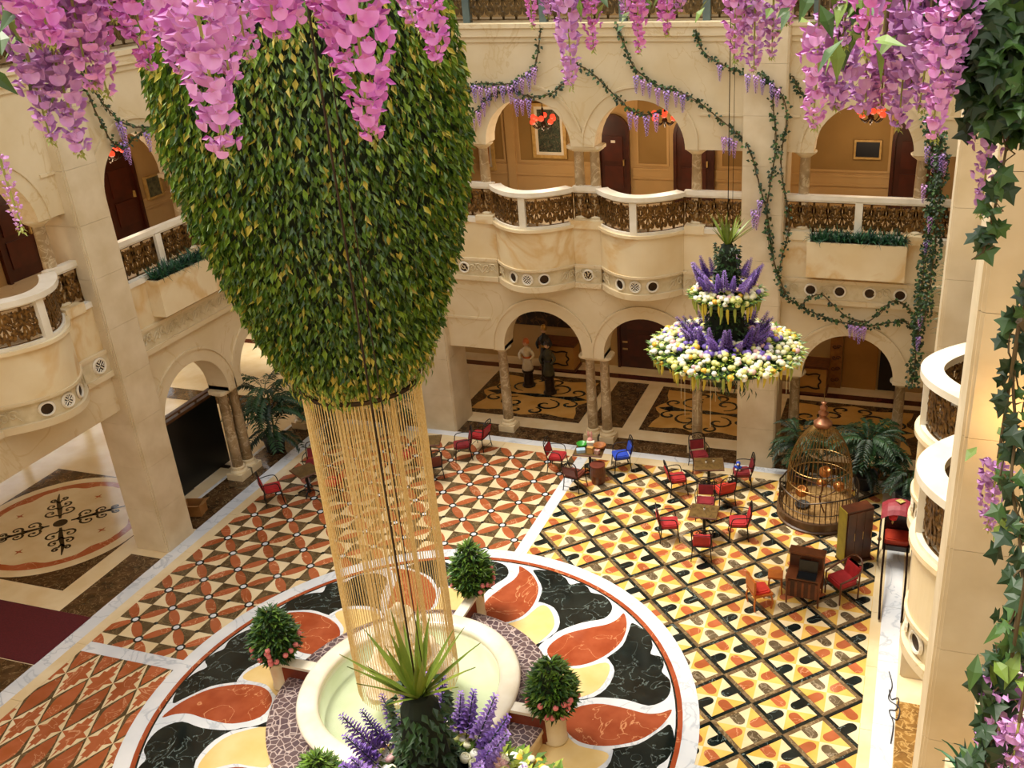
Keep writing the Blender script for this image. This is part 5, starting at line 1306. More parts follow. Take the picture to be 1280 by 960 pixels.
b = MB(); b.prism([(.0,-.06),(.09,-.13),(.0,-.22),(-.09,-.13)], 1.345, 1.35); b.build('gold_emblem', mat('gold_cloth', '#c8b46a', '#8a7a3a', 24, .5), hd)
t2 = thing('red_lantern', 'red paper lantern hung inside the rickshaw hood', 'lantern', (6.7, 5.67, .92)); b = MB(); b.lathe([(.02,0),(.07,.02),(.085,.08),(.07,.14),(.02,.16)], 12); b.build('shade', mat('red_paper', '#c41220', '#d82030', 6, .6), t2, True); b = MB(); b.tube([(0,0,.16),(0,0,.3)], .004, 4); b.build('cord', bronzed, t2); b = MB(); b.lathe([(.012,0),(.02,-.05),(.001,-.1)], 7, caps=False); b.build('tassel', gilt, t2)
# --------- cardboard box, cables, strip
t = thing('cardboard_box', 'open cardboard box on the dark marble beside the left pier', 'box', (-7.12, 4.0, GZ), .25)
cb = mat('cardboard', '#a8763e', '#96662f', 5, .8)
for x0,x1,y0,y1,nm in ((-.2,.2,-.15,-.14,'side_panel'),(-.2,.2,.14,.15,'side_panel'),(-.2,-.19,-.15,.15,'side_panel'),(.19,.2,-.15,.15,'side_panel')): b = MB(); b.box(x0,x1,y0,y1,0,.26); b.build(nm, cb, t)
b = MB(); b.box(-.19,.19,-.14,.14,0,.01); b.build('bottom', cb, t)
b = MB(lambda x, y, z: (x, y, z)); b.add([(-.2,-.15,.26),(.2,-.15,.26),(.2,-.27,.31),(-.2,-.27,.31)], [(0,1,2,3)]); b.build('flap', cb, t); b = MB(); b.add([(.2,-.15,.26),(.2,.15,.26),(.3,.15,.3),(.3,-.15,.3)], [(0,1,2,3)]); b.build('flap', cb, t)
b = MB(); b.box(XR+.03, XRW+.5, -2.6, 2.1, 0, .006); struct(b.build('floor', mat('gold_brown_marble', '#6a4a26', '#9a7038', 4, .15, vein='#c8a060', vscale=5, vwidth=.05)), 'golden brown marble panel under the right arcade')
for k, pth in enumerate(([(6.86,2.3),(6.9,2.1),(7.0,2.15),(6.98,1.9),(6.88,1.85),(6.95,1.6),(6.93,1.2)], [(6.84,2.7),(6.9,2.4),(6.86,2.1),(7.02,1.95),(7.0,1.7),(6.9,1.75)])):
    b = MB(); b.tube(catmull([(*p, .022) for p in pth], 5), .009, 5); o = b.build('floor_cable', mat('grey_cable', '#3c3a3e', None, 3, .5)); tag(o, ('longer grey cable looping over the white border by the right wall', 'shorter grey cable coiled by the foot of the far right pier')[k], 'cable')
t = thing('stanchion', 'short black post beside the left pier base', 'post', (-6.9, 3.5, GZ)); b = MB(); b.lathe([(.05,0),(.05,.02),(.015,.03),(.015,.32),(.025,.34),(.001,.35)], 10); b.build('post', ironm, t)
# ================================================================ PALMS, PLANTERS, GARLANDS, WISTERIA
palm_l = [mat('palm_leaf', '#10240f', '#1a3516', 4, .5), mat('palm_leaf_light', '#1e3d1c', '#2a4d24', 4, .5)]
def frond_mesh(k, m, L=.85):
    r_ = random.Random(k); b = MB(); pts = [(L*t*math.cos(.9-1.1*t), 0, L*t*math.sin(.9-1.1*t)*1.0+L*.15*t) for t in [i/9 for i in range(10)]]
    b.tube(pts, [.010-.0008*i for i in range(10)], 4)
    for i in range(2, 10):
        p = Vector(pts[i])
        for sg in (1,-1):
            for h in (0, .5):
                q = p-(p-Vector(pts[i-1]))*h; ln = (.30-.018*abs(i-5))*L
                b.leaf(q, (.75, sg*(1.0+r_.uniform(-.2,.2)), r_.uniform(-.25,.15)), (0,0,1), ln, .075*L, 0, .15, .25)
    return b.mesh('frond', m)
FR = [frond_mesh(k, palm_l[k % 2]) for k in range(4)]
def palm(x, y, h, n_, s_, label, seed):
    r_ = random.Random(seed); t = thing('potted_palm', label, 'plant', (x, y, GZ))
    b = MB(); b.lathe([(.17,0),(.2,.02),(.24,.3),(.26,.32),(.25,.34),(.22,.33),(.001,.3)], 16, caps=False); b.build('pot', mat('black_pot', '#17181c', '#202228', 5, .5), t)
    st = MB()
    for q in range(4): a = q*1.6; st.tube([(.05*math.cos(a),.05*math.sin(a),.3),(.1*math.cos(a),.1*math.sin(a),h)], .014, 5)
    b = MB()
    for q in range(4):
        a = q*1.6; b = MB(); b.tube([(.05*math.cos(a),.05*math.sin(a),.3),(.1*math.cos(a),.1*math.sin(a),h*.9)], .014, 5); b.build('stem', leafd, t)
    for k in range(n_):
        zz = .38+(h-.38)*((k+.5)/n_)**.8; a = k*2.4+r_.uniform(-.3,.3); o = inst('frond', FR[k % 4], t, (.08*math.cos(a), .08*math.sin(a), zz)); o.rotation_euler = (r_.uniform(-.2,.2), r_.uniform(-.35,.35), a); q = s_*r_.uniform(.8,1.15); o.scale = (q,q,q)
palm(-7.05, 6.75, 1.7, 34, 1.0, 'tall dark palm in the left arcade next to the twin columns', 1)
palm(-5.9, 7.5, 1.4, 28, .75, 'dark palm in the back left corner', 2)
palm(-4.75, 8.3, 1.3, 26, .6, 'slim dark palm close to the left pier of the back wall', 3)
palm(4.75, 8.2, 1.1, 34, .62, 'dark palm between the right pier and the birdcage', 4)
palm(6.1, 8.2, 1.2, 40, .8, 'broad palm in a black pot behind the birdcage on the right', 5)
palm(6.95, 7.7, .75, 22, .6, 'low palm in the far right corner behind the rickshaw', 6)
# planter-box greenery
strap = [mat('strap_leaf', '#123226', '#1d4632', 4, .45), mat('strap_leaf_mid', '#2a5a38', '#356a40', 4, .45)]
def box_green(T, u0, u1, wc, z, label, seed, n_, L=.40, W=.03, parts=False):
    r_ = random.Random(seed); c = T((u0+u1)/2, wc, z); t = thing('planter_grass', label, 'plant', c)
    b = MB()
    for k in range(n_):
        p = Vector(T(r_.uniform(u0, u1), wc+r_.uniform(-.09,.09), z))-Vector(c); a = r_.random()*2*PI
        el = r_.uniform(.6, 1.35); d = (math.cos(a)*math.cos(el), math.sin(a)*math.cos(el), math.sin(el)); q = MB() if parts else b
        blade(q, p, d, L*r_.uniform(.7,1.2), W, r_.uniform(.2,.8), k % 2)
        if parts: q.build('strap_leaf', strap, t)
    if not parts: stuff(b.build('blades', strap, t))
box_green(TB, 4.72, 6.44, -.15, 5.12, 'dark green grass filling the planter of the right back bay', 1, 620)
box_green(TL, 4.02, 7.3, -.15, 5.12, 'dark green grass filling the planter of the left wall', 2, 1100)
box_green(TR, 4.02, 7.3, -.15, 5.12, 'bright grass in the planter at the far end of the right wall', 3, 500)
box_green(TB, -6.2, -4.6, -.15, 5.12, 'dark green grass filling the hidden planter of the left back bay', 4, 300)
# near right bay: planter, column and plinth
b = MB(TR); b.box(-5.5, -4.05, -.32, .02, 4.42, 5.12); b.build('planter_box', golden, wr)
box_green(TR, -5.1, -4.15, -.17, 5.14, 'dark strap leaved plant in the nearest planter at the lower right', 5, 84, .5, .06, True)
for k, (e, z0, z1) in enumerate(((.30,5.14,5.28),(.22,5.28,5.42))): b = MB(TR); b.box(-3.7-e, -3.7+e, -.1+.03*k, .45, z0, z1); b.build('plinth_step', cream, wr)
column(TR, wr, (-3.7,), .2, 5.42, 6.75, .11, plinth=False)
t = thing('black_drape', 'black pleated cloth hanging over the plinth in the lower right corner', 'cloth', (7.54, -3.95, 5.34))
b = MB(); v = []; f = []
for i in range(10):
    tt = i/9; r_ = .02+.12*math.sin(PI*min(1, tt*.62+.02))**1.3
    for j in range(14):
        a = 2*PI*j/14; rr = r_*(1+.12*math.cos(7*a)); v.append((rr*math.cos(a)-.10*tt, rr*math.sin(a), .55-.62*tt))
for i in range(9):
    for j in range(14): j2 = (j+1) % 14; f.append((14*i+j, 14*i+j2, 14*i+14+j2, 14*i+14+j))
f.append(tuple(range(14))); f.append(tuple(126+j for j in range(14))[::-1]); b.add(v, f); b.build('cloth', mat('black_cloth', '#15130f', '#231f1a', 9, .7), t, True)
# ---- garlands: ivy stems along the walls with leaves and small lilac racemes
ivyl = [mat('ivy_leaf', '#1b3116', '#26401c', 5, .5), mat('ivy_leaf_light', '#32501f', '#436428', 5, .5)]
lil = [mat('lilac_petal', '#b794cc', '#a07cc0', 14, .55), mat('pink_lilac_petal', '#cf9ed2', '#b888c6', 14, .55)]
stemm = mat('vine_stem', '#4a3a1e', '#5c4a26', 8, .7)
def small_raceme(seed, L=.27):
    r_ = random.Random(seed); b = MB(); b.tube([(0,0,0),(0,0,-L)], .004, 3, 1)
    for k in range(44):
        t_ = k/44; r = .036*(1-.65*t_); a = k*2.4; b.leaf((r*.3*math.cos(a), r*.3*math.sin(a), -L*t_), (math.cos(a), math.sin(a), -.6), (0,0,1), r*1.35, r*1.2, 0)
    return b
SR = [small_raceme(k).mesh('flower_raceme', [lil[k % 2], leafd]) for k in range(4)]
def ivy_leaf(b, p, d, nrm, L, mi):
    d = Vector(d).normalized(); nrm = Vector(nrm); nrm = nrm-d*nrm.dot(d); nrm = nrm.normalized() if nrm.length > 1e-5 else d.orthogonal().normalized(); sd_ = d.cross(nrm); p = Vector(p)
    rim = [(0,0),(.42,-.08),(.30,.22),(.54,.42),(.22,.58),(0,1),(-.22,.58),(-.54,.42),(-.30,.22),(-.42,-.08)]
    b.add([p+d*L*.3+nrm*L*.08]+[p+d*L*y+sd_*L*x-nrm*L*.12*(abs(x)+max(0,y-.5)) for x, y in rim], [(0,i,i % 10+1) for i in range(1,11)], mi)
def garland(name, label, pts, n_leaf, rac=(), nrm=(0,-1,0), lw=.075, seed=0, rad=.012, spread=.05):
    """pts: world points along the vine"""
    P_ = [Vector(p) for p in pts]; o0 = P_[0]; r_ = random.Random(seed); t = thing(name, label, 'garland', o0)
    cv = catmull([p-o0 for p in P_], 6); b = MB(); b.tube(cv, rad, 5); b.tube([p+Vector((r_.uniform(-.03,.03), r_.uniform(-.02,.02), r_.uniform(-.03,.03))) for p in cv], rad*.6, 4); b.build('vine_stem', stemm, t)
    b = MB(); L = len(cv)
    for k in range(n_leaf):
        f_ = r_.random()*(L-1); i = int(f_); p = cv[i].lerp(cv[i+1], f_-i)+Vector((r_.uniform(-spread,spread), r_.uniform(-spread,spread)*.6, r_.uniform(-spread,spread))); d = (r_.uniform(-1,1)+nrm[0]*.6, r_.uniform(-1,1)*.5+nrm[1]*.6, r_.uniform(-1,.6))
        n3 = (nrm[0]+r_.uniform(-.5,.5), nrm[1]+r_.uniform(-.5,.5), .5)
        if name == 'ivy_curtain': ivy_leaf(b, p, d, n3, lw*r_.uniform(.8,1.5), r_.choice((0,0,1)))
        else: b.leaf(p, d, n3, lw*r_.uniform(.7,1.3), lw*.8, r_.choice((0,0,1)), .1, .1)
    stuff(b.build('ivy_leaves', ivyl, t))
    for k, p in enumerate(rac):
        q = inst('flower_raceme', SR[k % 4], t, Vector(p)-o0, r_.random()*6); s_ = r_.uniform(1.05,1.45); q.scale = (s_*1.15,s_*1.15,s_)
    return t
# ---- foreground wisteria
pet = [mat('orchid_petal', '#d672c4', '#e294d4', 30, .5), mat('pale_orchid_petal', '#e4a6da', '#d888cc', 30, .5), mat('mauve_petal', '#c888c8', '#d6a4d6', 30, .5)]
cal = mat('calyx_green', '#8a9a3a', '#a8a848', 10, .5)
def floret_bm(b, P0, a, s_, el, mi=0, r_=rnd):
    """banner petal, two wings and a keel on a short stalk"""
    ca, sa = math.cos(a), math.sin(a); out = Vector((ca, sa, 0)); sd_ = Vector((-sa, ca, 0)); upv = Vector((0,0,1)); d = (out*math.cos(el)+upv*math.sin(el)).normalized(); n2 = sd_.cross(d)
    P0 = Vector(P0); c = P0+d*s_*.55
    # banner: cupped fan
    v = [c]
    for q in range(8):
        th = R(-25+q*230/7); v.append(c+sd_*(s_*.58*math.cos(th))+n2*(s_*(.12+.62*max(-.3, math.sin(th))))+d*(s_*(.30*abs(math.cos(th))**2-.05)))
    b.add(v, [(0,i,i+1) for i in range(1,8)], mi)
    for sg in (1,-1):
        b.add([c, c+sd_*sg*s_*.34+d*s_*.45-n2*s_*.05, c+d*s_*.75-n2*s_*.25, c+d*s_*.2-n2*s_*.32], [(0,1,2,3)], mi)
    b.add([P0, P0+d*s_*.3+sd_*s_*.07, c], [(0,1,2)], -1 % 2 if False else 1)
def raceme(parent, top, L, W, m, seed, individual=False, tilt=(0,0), n_=None, s0=.042):
    s0 = min(s0, W*.36); r_ = random.Random(seed)
    b = MB(); pts = [(tilt[0]*q*q*.0005, tilt[1]*q*q*.0005, -L*q/6*1.0) for q in range(7)]; b.tube(pts, [.0045-.0004*q for q in range(7)], 5); o = b.build('raceme', cal, parent, loc=top); o.name = 'raceme'
    n_ = n_ or int(14+78*L/.5); jm = MB(); key = 'fl%s%.3f' % (m.name, s0)
    for k in range(n_):
        t_ = (k+.5)/n_; z = -L*t_; wr_ = W*.5*(1-.72*max(0,(t_-.35)/.65)**1.3)*(.75+.25*min(1,t_/.12)); a = k*2.39996+r_.uniform(-.3,.3); s_ = s0*(1-.45*t_**1.5)*r_.uniform(.85,1.15)
        rr = max(0, wr_-s_*1.1)
        ip = Vector((rr*math.cos(a), rr*math.sin(a), z+rr*.25)); el = r_.uniform(-.8,.35); ip.x += r_.uniform(-.012,.012); ip.y += r_.uniform(-.012,.012)
        if t_ > .94:
            jm.leaf(ip, (math.cos(a), math.sin(a), -1), (0,0,1), s_*.6, s_*.3, 1); continue
        if individual:
            if key not in TILES:
                q = MB(); floret_bm(q, (0,0,0), 0, 1.0, 0); TILES[key] = q.mesh('floret', [m, cal], True)
            f_ = inst('floret', TILES[key], o, ip); f_.rotation_euler = (r_.uniform(-.3,.3), -el, a); f_.scale = (s_,s_,s_)
        else: floret_bm(jm, ip, a, s_, el)
    for k in range(8): # stalk whiskers at the tip
        jm.leaf((0,0,-L*(1-.012*k)), (math.cos(k*2.4), math.sin(k*2.4), -.6), (0,0,1), .02, .008, 1)
    if jm.v: stuff(jm.build('florets', [m, cal], o, True))
    return o
wl_leaf = [mat('wisteria_leaf', '#5f7a2c', '#7c9038', 6, .45), mat('wisteria_leaf_dark', '#34501e', '#466428', 6, .45)]
def wisteria(label, racs, leaves, seed, group='wisteria clusters hanging in the foreground', branch=True):
    """racs: (top xyz, length, width, colour, individual, floret size); leaves: (xyz, count, size)"""
    r_ = random.Random(seed); tops = [Vector(q[0]) for q in racs]; c = sum(tops, Vector())/len(tops); c = Vector((c.x, c.y, max(p.z for p in tops)+.1))
    t = thing('wisteria', label, 'wisteria', c)
    ts = sorted(tops, key=lambda p: p.x); b = MB()
    b.tube(catmull([p-c+Vector((0,0,.45)) for p in ts]+([] if len(ts) > 1 else [ts[0]-c+Vector((.2,.1,.2))]), 4), .012, 5)
    for p in ts: b.tube([p-c, p-c+Vector((.0,.0,.45))], .005, 4)
    b.tube(catmull([(0,0,.45),(.1,.05,.9),(0,-.1,12.2-c.z),], 5), .016, 5); b.build('woody_vine', stemm, t)
    for k, (p, L, W, m, ind, s0) in enumerate(racs): raceme(t, Vector(p)-c, L, W, pet[m], seed*50+k, ind, (r_.uniform(-.6,.6), r_.uniform(-.6,.6)), None, s0)
    for (p, n_, sz) in leaves:
        for k in range(n_):
            b = MB(); d = (r_.uniform(-1,1), r_.uniform(-1,1), r_.uniform(-1.2,.3)); b.leaf((0,0,0), d, (r_.uniform(-.4,.4), r_.uniform(-.6,.1), 1), sz*r_.uniform(.7,1.2), sz*.42, 0, .12, .15)
            b.build('leaflet', wl_leaf[k % 3 == 0], t, loc=Vector(p)-c+Vector((r_.uniform(-.1,.1), r_.uniform(-.08,.08), r_.uniform(-.08,.1))))
    return t

# warm wall lamp on the near right pier
t = thing('wall_lamp', 'small warm wall lamp on the near right pier', 'lamp', (7.40, -3.47, 7.55))
b = MB(); b.lathe([(.02,-.06),(.05,-.02),(.06,.05),(.02,.07)], 10, (0,-.05)); b.build('shade', glow('lamp_shade', '#ffb860', 1.6), t, True)
b = MB(); b.box(-.03,.03,-.02,.04,-.08,-.03); b.build('bracket', bronzed, t)
ld = bpy.data.lights.new('wall_lamp_light', 'POINT'); ld.energy = 7; ld.color = (1, .62, .25); ld.shadow_soft_size = .06
lo = bpy.data.objects.new('wall_lamp_light', ld); col.objects.link(lo); lo.parent = t; lo.location = (0, -.16, .05)
# garlands
garland('garland','ivy garland swagged above the left arch with a long row of lilac racemes',[(-0.55,8.62,9.07),(-0.64,8.62,8.61),(-0.75,8.62,8.27),(-0.98,8.62,8.10),(-1.24,8.62,7.98),(-1.58,8.62,7.95),(-1.93,8.62,7.97),(-2.14,8.62,7.88),(-2.27,8.62,7.72)],130,[(-2.04,8.57,7.95),(-1.91,8.57,7.93),(-1.75,8.57,7.91),(-1.60,8.57,7.94),(-1.43,8.57,7.94),(-1.27,8.57,7.97),(-1.13,8.57,8.06),(-1.01,8.57,8.11),(-0.86,8.57,8.21),(-0.74,8.57,8.30)],seed=1)
garland('garland','lower ivy garland crossing the left arch to the pier',[(0.11,8.62,8.34),(-0.14,8.62,8.02),(-0.41,8.62,7.80),(-0.72,8.62,7.72),(-1.00,8.62,7.75),(-1.25,8.62,7.84),(-1.69,8.62,7.76),(-1.97,8.62,7.51),(-2.26,8.62,7.31),(-2.50,8.62,7.21)],130,[(-1.16,8.57,7.71),(-1.04,8.57,7.68),(-0.90,8.57,7.70),(-1.99,8.57,7.45),(-2.15,8.57,7.29),(-1.87,8.57,7.61)],seed=2)
garland('garland','ivy garland falling from the wisteria between the two upper arches to the middle arch',[(0.08,8.62,8.37),(0.39,8.62,8.20),(0.66,8.62,7.96),(0.97,8.62,7.67),(1.20,8.62,7.49),(1.48,8.62,7.42),(1.77,8.62,7.48)],110,[(1.17,8.57,7.48),(1.29,8.57,7.41),(1.50,8.57,7.41),(1.69,8.57,7.46)],seed=3)
garland('garland','long ivy garland sweeping over the middle arch to the right pier',[(0.94,8.62,9.06),(1.08,8.62,8.70),(1.23,8.62,8.34),(1.45,8.62,8.13),(1.76,8.62,7.94),(2.07,8.62,7.87),(2.45,8.62,7.70),(2.84,8.62,7.41),(3.22,8.62,7.12),(3.42,8.62,6.94)],190,[(1.31,8.57,8.15),(1.44,8.57,8.08),(1.57,8.57,8.01),(1.73,8.57,7.93),(1.90,8.57,7.89),(2.08,8.57,7.86),(2.21,8.57,7.82),(3.00,8.57,7.05),(3.11,8.57,7.03),(3.20,8.57,6.97)],seed=4)
garland('garland','upper ivy garland looping down to the top of the right pier',[(2.43,8.62,8.93),(2.60,8.62,8.56),(2.98,8.62,8.32),(3.28,8.62,8.21),(3.57,8.62,8.14)],90,[(2.91,8.57,8.35)],seed=5)
garland('climbing_ivy','ivy stem climbing the left edge of the right pier',[(3.45,8.44,6.97),(3.61,8.44,6.57),(3.73,8.44,6.12),(3.86,8.44,5.71),(3.94,8.44,5.28),(4.01,8.44,4.80)],90,[(3.63,8.39,5.72),(3.69,8.39,5.66),(3.74,8.39,5.91)],seed=6)
garland('climbing_ivy','ivy stem climbing the middle of the right pier',[(3.67,8.44,8.21),(3.86,8.44,8.03),(3.94,8.44,7.53),(4.00,8.44,7.03),(3.96,8.44,6.51),(3.90,8.44,6.05),(3.87,8.44,5.62),(3.94,8.44,5.12),(4.08,8.44,4.56),(4.29,8.44,4.03)],170,[(3.46,8.39,8.21),(3.61,8.39,8.19),(3.73,8.39,8.13)],seed=7)
garland('climbing_ivy','ivy stem climbing the right edge of the right pier',[(3.75,8.44,8.15),(4.09,8.44,7.82),(4.18,8.44,7.39),(4.12,8.44,6.93),(4.12,8.44,6.44),(4.25,8.44,5.84),(4.30,8.44,5.37),(4.20,8.44,4.81),(4.12,8.44,4.40)],130,[(3.90,8.39,8.06),(4.00,8.39,7.97)],seed=8)
garland('garland','short ivy sprig reaching from the right pier towards the right bay',[(4.01,8.62,8.07),(4.22,8.62,8.14),(4.35,8.62,7.93),(4.45,8.62,7.82),(4.64,8.62,7.71)],45,[],seed=9)
garland('garland','ivy garland hung across the lower right arch',[(4.03,8.57,4.60),(4.18,8.57,4.07),(4.57,8.57,3.75),(4.97,8.57,3.59),(5.36,8.57,3.49),(5.83,8.57,3.44),(6.27,8.57,3.53),(6.57,8.57,3.59),(6.83,8.57,3.37)],190,[(5.57,8.52,3.47),(5.66,8.52,3.45),(5.75,8.52,3.44),(5.84,8.52,3.45)],seed=10)
garland('garland','second thinner ivy garland arched above the lower right arch',[(4.57,8.54,3.74),(4.75,8.54,3.96),(4.99,8.54,4.03),(5.19,8.54,3.86),(5.51,8.54,3.60),(5.88,8.54,3.54),(6.13,8.54,3.79),(6.35,8.54,4.01),(6.60,8.54,3.90),(6.78,8.54,3.58),(6.88,8.54,3.15)],120,[],seed=11)
garland('climbing_ivy','thick ivy with lilac racemes filling the corner by the right wall',[(6.64,8.30,7.46),(6.76,8.30,7.05),(6.84,8.30,6.56),(6.85,8.30,6.06),(6.85,8.30,5.47),(6.84,8.30,4.86),(6.82,8.30,4.23),(6.84,8.30,3.58),(6.84,8.30,2.92),(6.83,8.30,2.40)],900,[(6.68,8.25,7.03),(6.80,8.25,6.92),(6.90,8.25,6.90),(6.85,8.25,5.78),(6.82,8.25,5.33),(6.86,8.25,3.85),(6.86,8.25,3.44),(6.69,8.25,6.35)],seed=12,spread=.11)
garland('climbing_ivy','second ivy stem in the corner beside the far right pier',[(6.88,8.00,7.25),(6.95,8.00,6.77),(6.96,8.00,6.14),(6.98,8.00,5.41),(6.96,8.00,4.66),(6.93,8.00,3.87)],500,[(6.93,7.95,6.99),(6.99,7.95,6.86)],seed=13,spread=.11)
garland('garland','ivy garland on the left wall looping down to the arch',[(-6.78,3.67,9.08),(-6.78,3.65,8.73),(-6.78,3.71,8.33),(-6.78,3.83,7.91),(-6.78,3.93,7.65),(-6.78,4.11,7.53),(-6.78,4.32,7.58),(-6.78,4.68,7.69),(-6.78,5.06,7.71)],110,[(-6.73,4.10,7.64),(-6.73,4.17,7.52),(-6.73,4.72,7.69)],(1,0,0),seed=14)
garland('garland','second ivy garland on the left wall nearer the hanging plant',[(-6.78,3.70,8.97),(-6.78,3.81,8.58),(-6.78,3.97,8.26),(-6.78,4.22,7.96),(-6.78,4.47,7.82),(-6.78,4.93,7.70)],70,[(-6.73,4.13,7.97),(-6.73,4.19,7.87)],(1,0,0),seed=15)
wisteria('mauve wisteria cluster in the upper left corner',[((4.35,-7.73,10.76),0.39,0.10,2,False,0.043),((4.39,-7.69,10.75),0.28,0.14,0,False,0.043),((4.42,-7.81,10.61),0.30,0.10,2,False,0.043),((4.46,-7.77,10.56),0.29,0.11,2,False,0.043),((4.58,-7.79,10.75),0.31,0.14,1,False,0.043),((4.59,-7.77,10.72),0.30,0.10,1,False,0.043),((4.67,-7.97,10.79),0.23,0.13,0,False,0.043),((4.47,-7.61,10.78),0.26,0.11,0,False,0.043),((4.14,-7.73,10.26),0.22,0.04,2,False,0.043),((4.48,-7.74,10.75),0.24,0.14,2,False,0.043),((4.51,-7.86,10.76),0.21,0.13,1,False,0.043)],[((4.42,-7.81,10.63),8,0.090),((4.42,-7.83,10.48),4,0.085),((4.50,-7.73,10.56),3,0.080)],1)
wisteria('bright orchid wisteria raceme left of the hanging plant',[((4.67,-7.70,10.76),0.29,0.11,0,True,0.043),((4.50,-7.58,10.76),0.18,0.07,0,False,0.043),((4.45,-7.36,10.76),0.29,0.09,1,False,0.043)],[],2)
wisteria('large pale orchid wisteria raceme hanging before the plant, with the longest tip',[((5.15,-8.07,10.76),0.42,0.14,1,True,0.043),((4.99,-7.95,10.76),0.26,0.12,1,True,0.043),((5.06,-7.89,10.76),0.28,0.10,1,False,0.043),((4.98,-7.71,10.75),0.25,0.09,1,False,0.043)],[],3)
wisteria('pair of orchid wisteria racemes in the top centre before the hanging plant',[((5.27,-7.99,10.77),0.19,0.13,0,True,0.043),((5.13,-7.72,10.77),0.19,0.10,1,False,0.043),((5.40,-7.90,10.76),0.41,0.15,0,True,0.043),((5.31,-7.84,10.76),0.27,0.09,0,False,0.043),((5.23,-7.78,10.76),0.16,0.08,0,False,0.043)],[((5.34,-7.94,10.66),3,0.070)],4)
wisteria('shorter orchid wisteria raceme at the right edge of the hanging plant',[((5.35,-7.47,10.74),0.28,0.10,0,True,0.043),((5.21,-7.32,10.74),0.20,0.09,1,False,0.043),((5.19,-7.22,10.73),0.23,0.07,1,False,0.043)],[],5)
wisteria('slim mauve wisteria racemes before the middle of the back wall',[((5.19,-6.02,10.67),0.50,0.12,2,False,0.043),((4.99,-5.88,10.67),0.28,0.08,0,False,0.043),((5.05,-5.86,10.67),0.24,0.09,2,False,0.043),((5.28,-5.99,10.67),0.36,0.09,0,False,0.043),((5.45,-5.94,10.66),0.36,0.10,0,False,0.043),((5.35,-5.76,10.66),0.24,0.10,2,False,0.043),((5.51,-5.72,10.65),0.31,0.10,0,False,0.043),((5.56,-5.70,10.65),0.22,0.08,2,False,0.043)],[((5.37,-5.97,10.50),8,0.080),((5.49,-5.94,10.47),5,0.070),((5.24,-6.01,10.48),4,0.070)],6)
wisteria('mauve wisteria racemes above the right pier',[((5.85,-6.05,10.63),0.35,0.10,1,False,0.043),((5.92,-6.05,10.50),0.25,0.09,2,False,0.043),((5.97,-5.94,10.49),0.21,0.08,2,False,0.043),((5.87,-5.95,10.60),0.22,0.13,2,False,0.043),((6.02,-5.93,10.59),0.19,0.10,1,False,0.043)],[((6.01,-6.04,10.44),6,0.080),((5.84,-6.06,10.49),5,0.080)],7)
wisteria('broad curtain of mauve wisteria over the right arch',[((6.23,-6.82,10.48),0.29,0.10,1,False,0.043),((6.29,-6.82,10.43),0.18,0.11,2,False,0.043),((6.31,-6.90,10.63),0.20,0.07,2,False,0.043),((6.36,-6.71,10.43),0.21,0.14,2,False,0.043),((6.41,-6.71,10.41),0.17,0.11,1,False,0.043),((6.47,-6.80,10.54),0.35,0.12,2,False,0.043),((6.50,-6.79,10.60),0.29,0.11,1,False,0.043),((6.53,-6.90,10.53),0.27,0.10,2,False,0.043),((6.57,-7.00,10.60),0.40,0.11,1,False,0.043),((6.60,-6.99,10.63),0.31,0.10,2,False,0.043),((6.40,-6.60,10.62),0.27,0.14,2,False,0.043),((6.24,-6.61,10.51),0.21,0.10,2,False,0.043),((6.55,-6.79,10.62),0.27,0.12,2,False,0.043)],[((6.25,-6.91,10.52),9,0.110),((6.30,-7.01,10.49),9,0.110),((6.43,-6.80,10.53),8,0.090),((6.52,-6.80,10.53),6,0.090),((6.32,-6.91,10.55),7,0.100)],8)
wisteria('bright pink wisteria raceme in front of the right hand curtain',[((6.40,-7.49,10.71),0.23,0.08,0,True,0.043)],[],9)
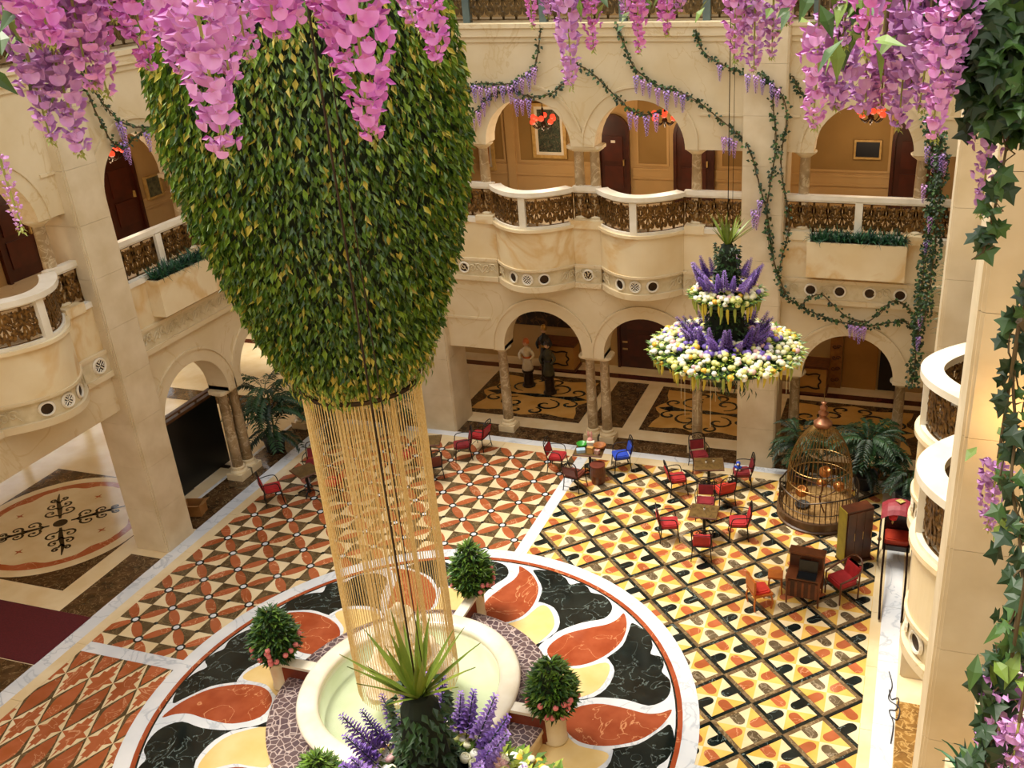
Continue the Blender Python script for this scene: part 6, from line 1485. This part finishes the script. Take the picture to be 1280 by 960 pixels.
wisteria('mauve wisteria raceme with a dark leafy tail at the right edge',[((6.72,-6.83,10.32),0.37,0.09,2,True,0.043)],[],10)
wisteria('lilac wisteria raceme hanging at mid height on the right edge',[((6.85,-6.99,9.25),0.26,0.09,2,True,0.043)],[((6.88,-6.98,9.28),8,0.080),((6.91,-7.07,9.12),8,0.080)],11)
wisteria('lilac wisteria raceme in the lower right corner',[((6.90,-7.51,8.86),0.39,0.14,2,True,0.043),((6.92,-7.66,8.84),0.25,0.10,2,True,0.043)],[((6.90,-7.49,8.88),8,0.100),((6.92,-7.42,8.97),7,0.100)],12)
garland('ivy_curtain','mass of dark ivy filling the upper right corner',[(6.62,-6.79,10.66),(6.67,-6.80,10.54),(6.72,-6.81,10.44),(6.75,-6.83,10.36),(6.78,-6.84,10.28)],520,[],(-.3,-1,0),.055,16,.006,.11)
garland('ivy_curtain','second mass of dark ivy at the right border',[(6.76,-6.90,10.66),(6.76,-6.91,10.55),(6.77,-6.92,10.45),(6.77,-6.93,10.35),(6.78,-6.94,10.27)],300,[],(-.3,-1,0),.055,17,.006,.09)
garland('ivy_curtain','ivy strand running down the right edge of the view',[(6.88,-6.86,9.83),(6.87,-6.89,9.72),(6.86,-6.93,9.61),(6.86,-6.98,9.50),(6.88,-7.04,9.37),(6.88,-7.11,9.25),(6.91,-7.18,9.13),(6.93,-7.26,9.02),(6.94,-7.34,8.91),(6.93,-7.41,8.82)],95,[],(-.3,-1,0),.05,18,.005,.045)
garland('ivy_curtain','ivy strand in the lower right corner',[(6.92,-7.37,9.04),(6.90,-7.45,8.93),(6.86,-7.50,8.86),(6.88,-7.56,8.80),(6.87,-7.63,8.72),(6.86,-7.69,8.65)],60,[],(-.3,-1,0),.055,19,.005,.05)
garland('ivy_curtain','short leafy vine trailing below the mauve raceme at the right edge',[(6.76,-6.89,10.30),(6.76,-6.91,10.16),(6.75,-6.94,10.02),(6.74,-6.96,9.95),(6.73,-6.98,9.89)],26,[],(-.3,-1,0),.05,20,.004,.02)
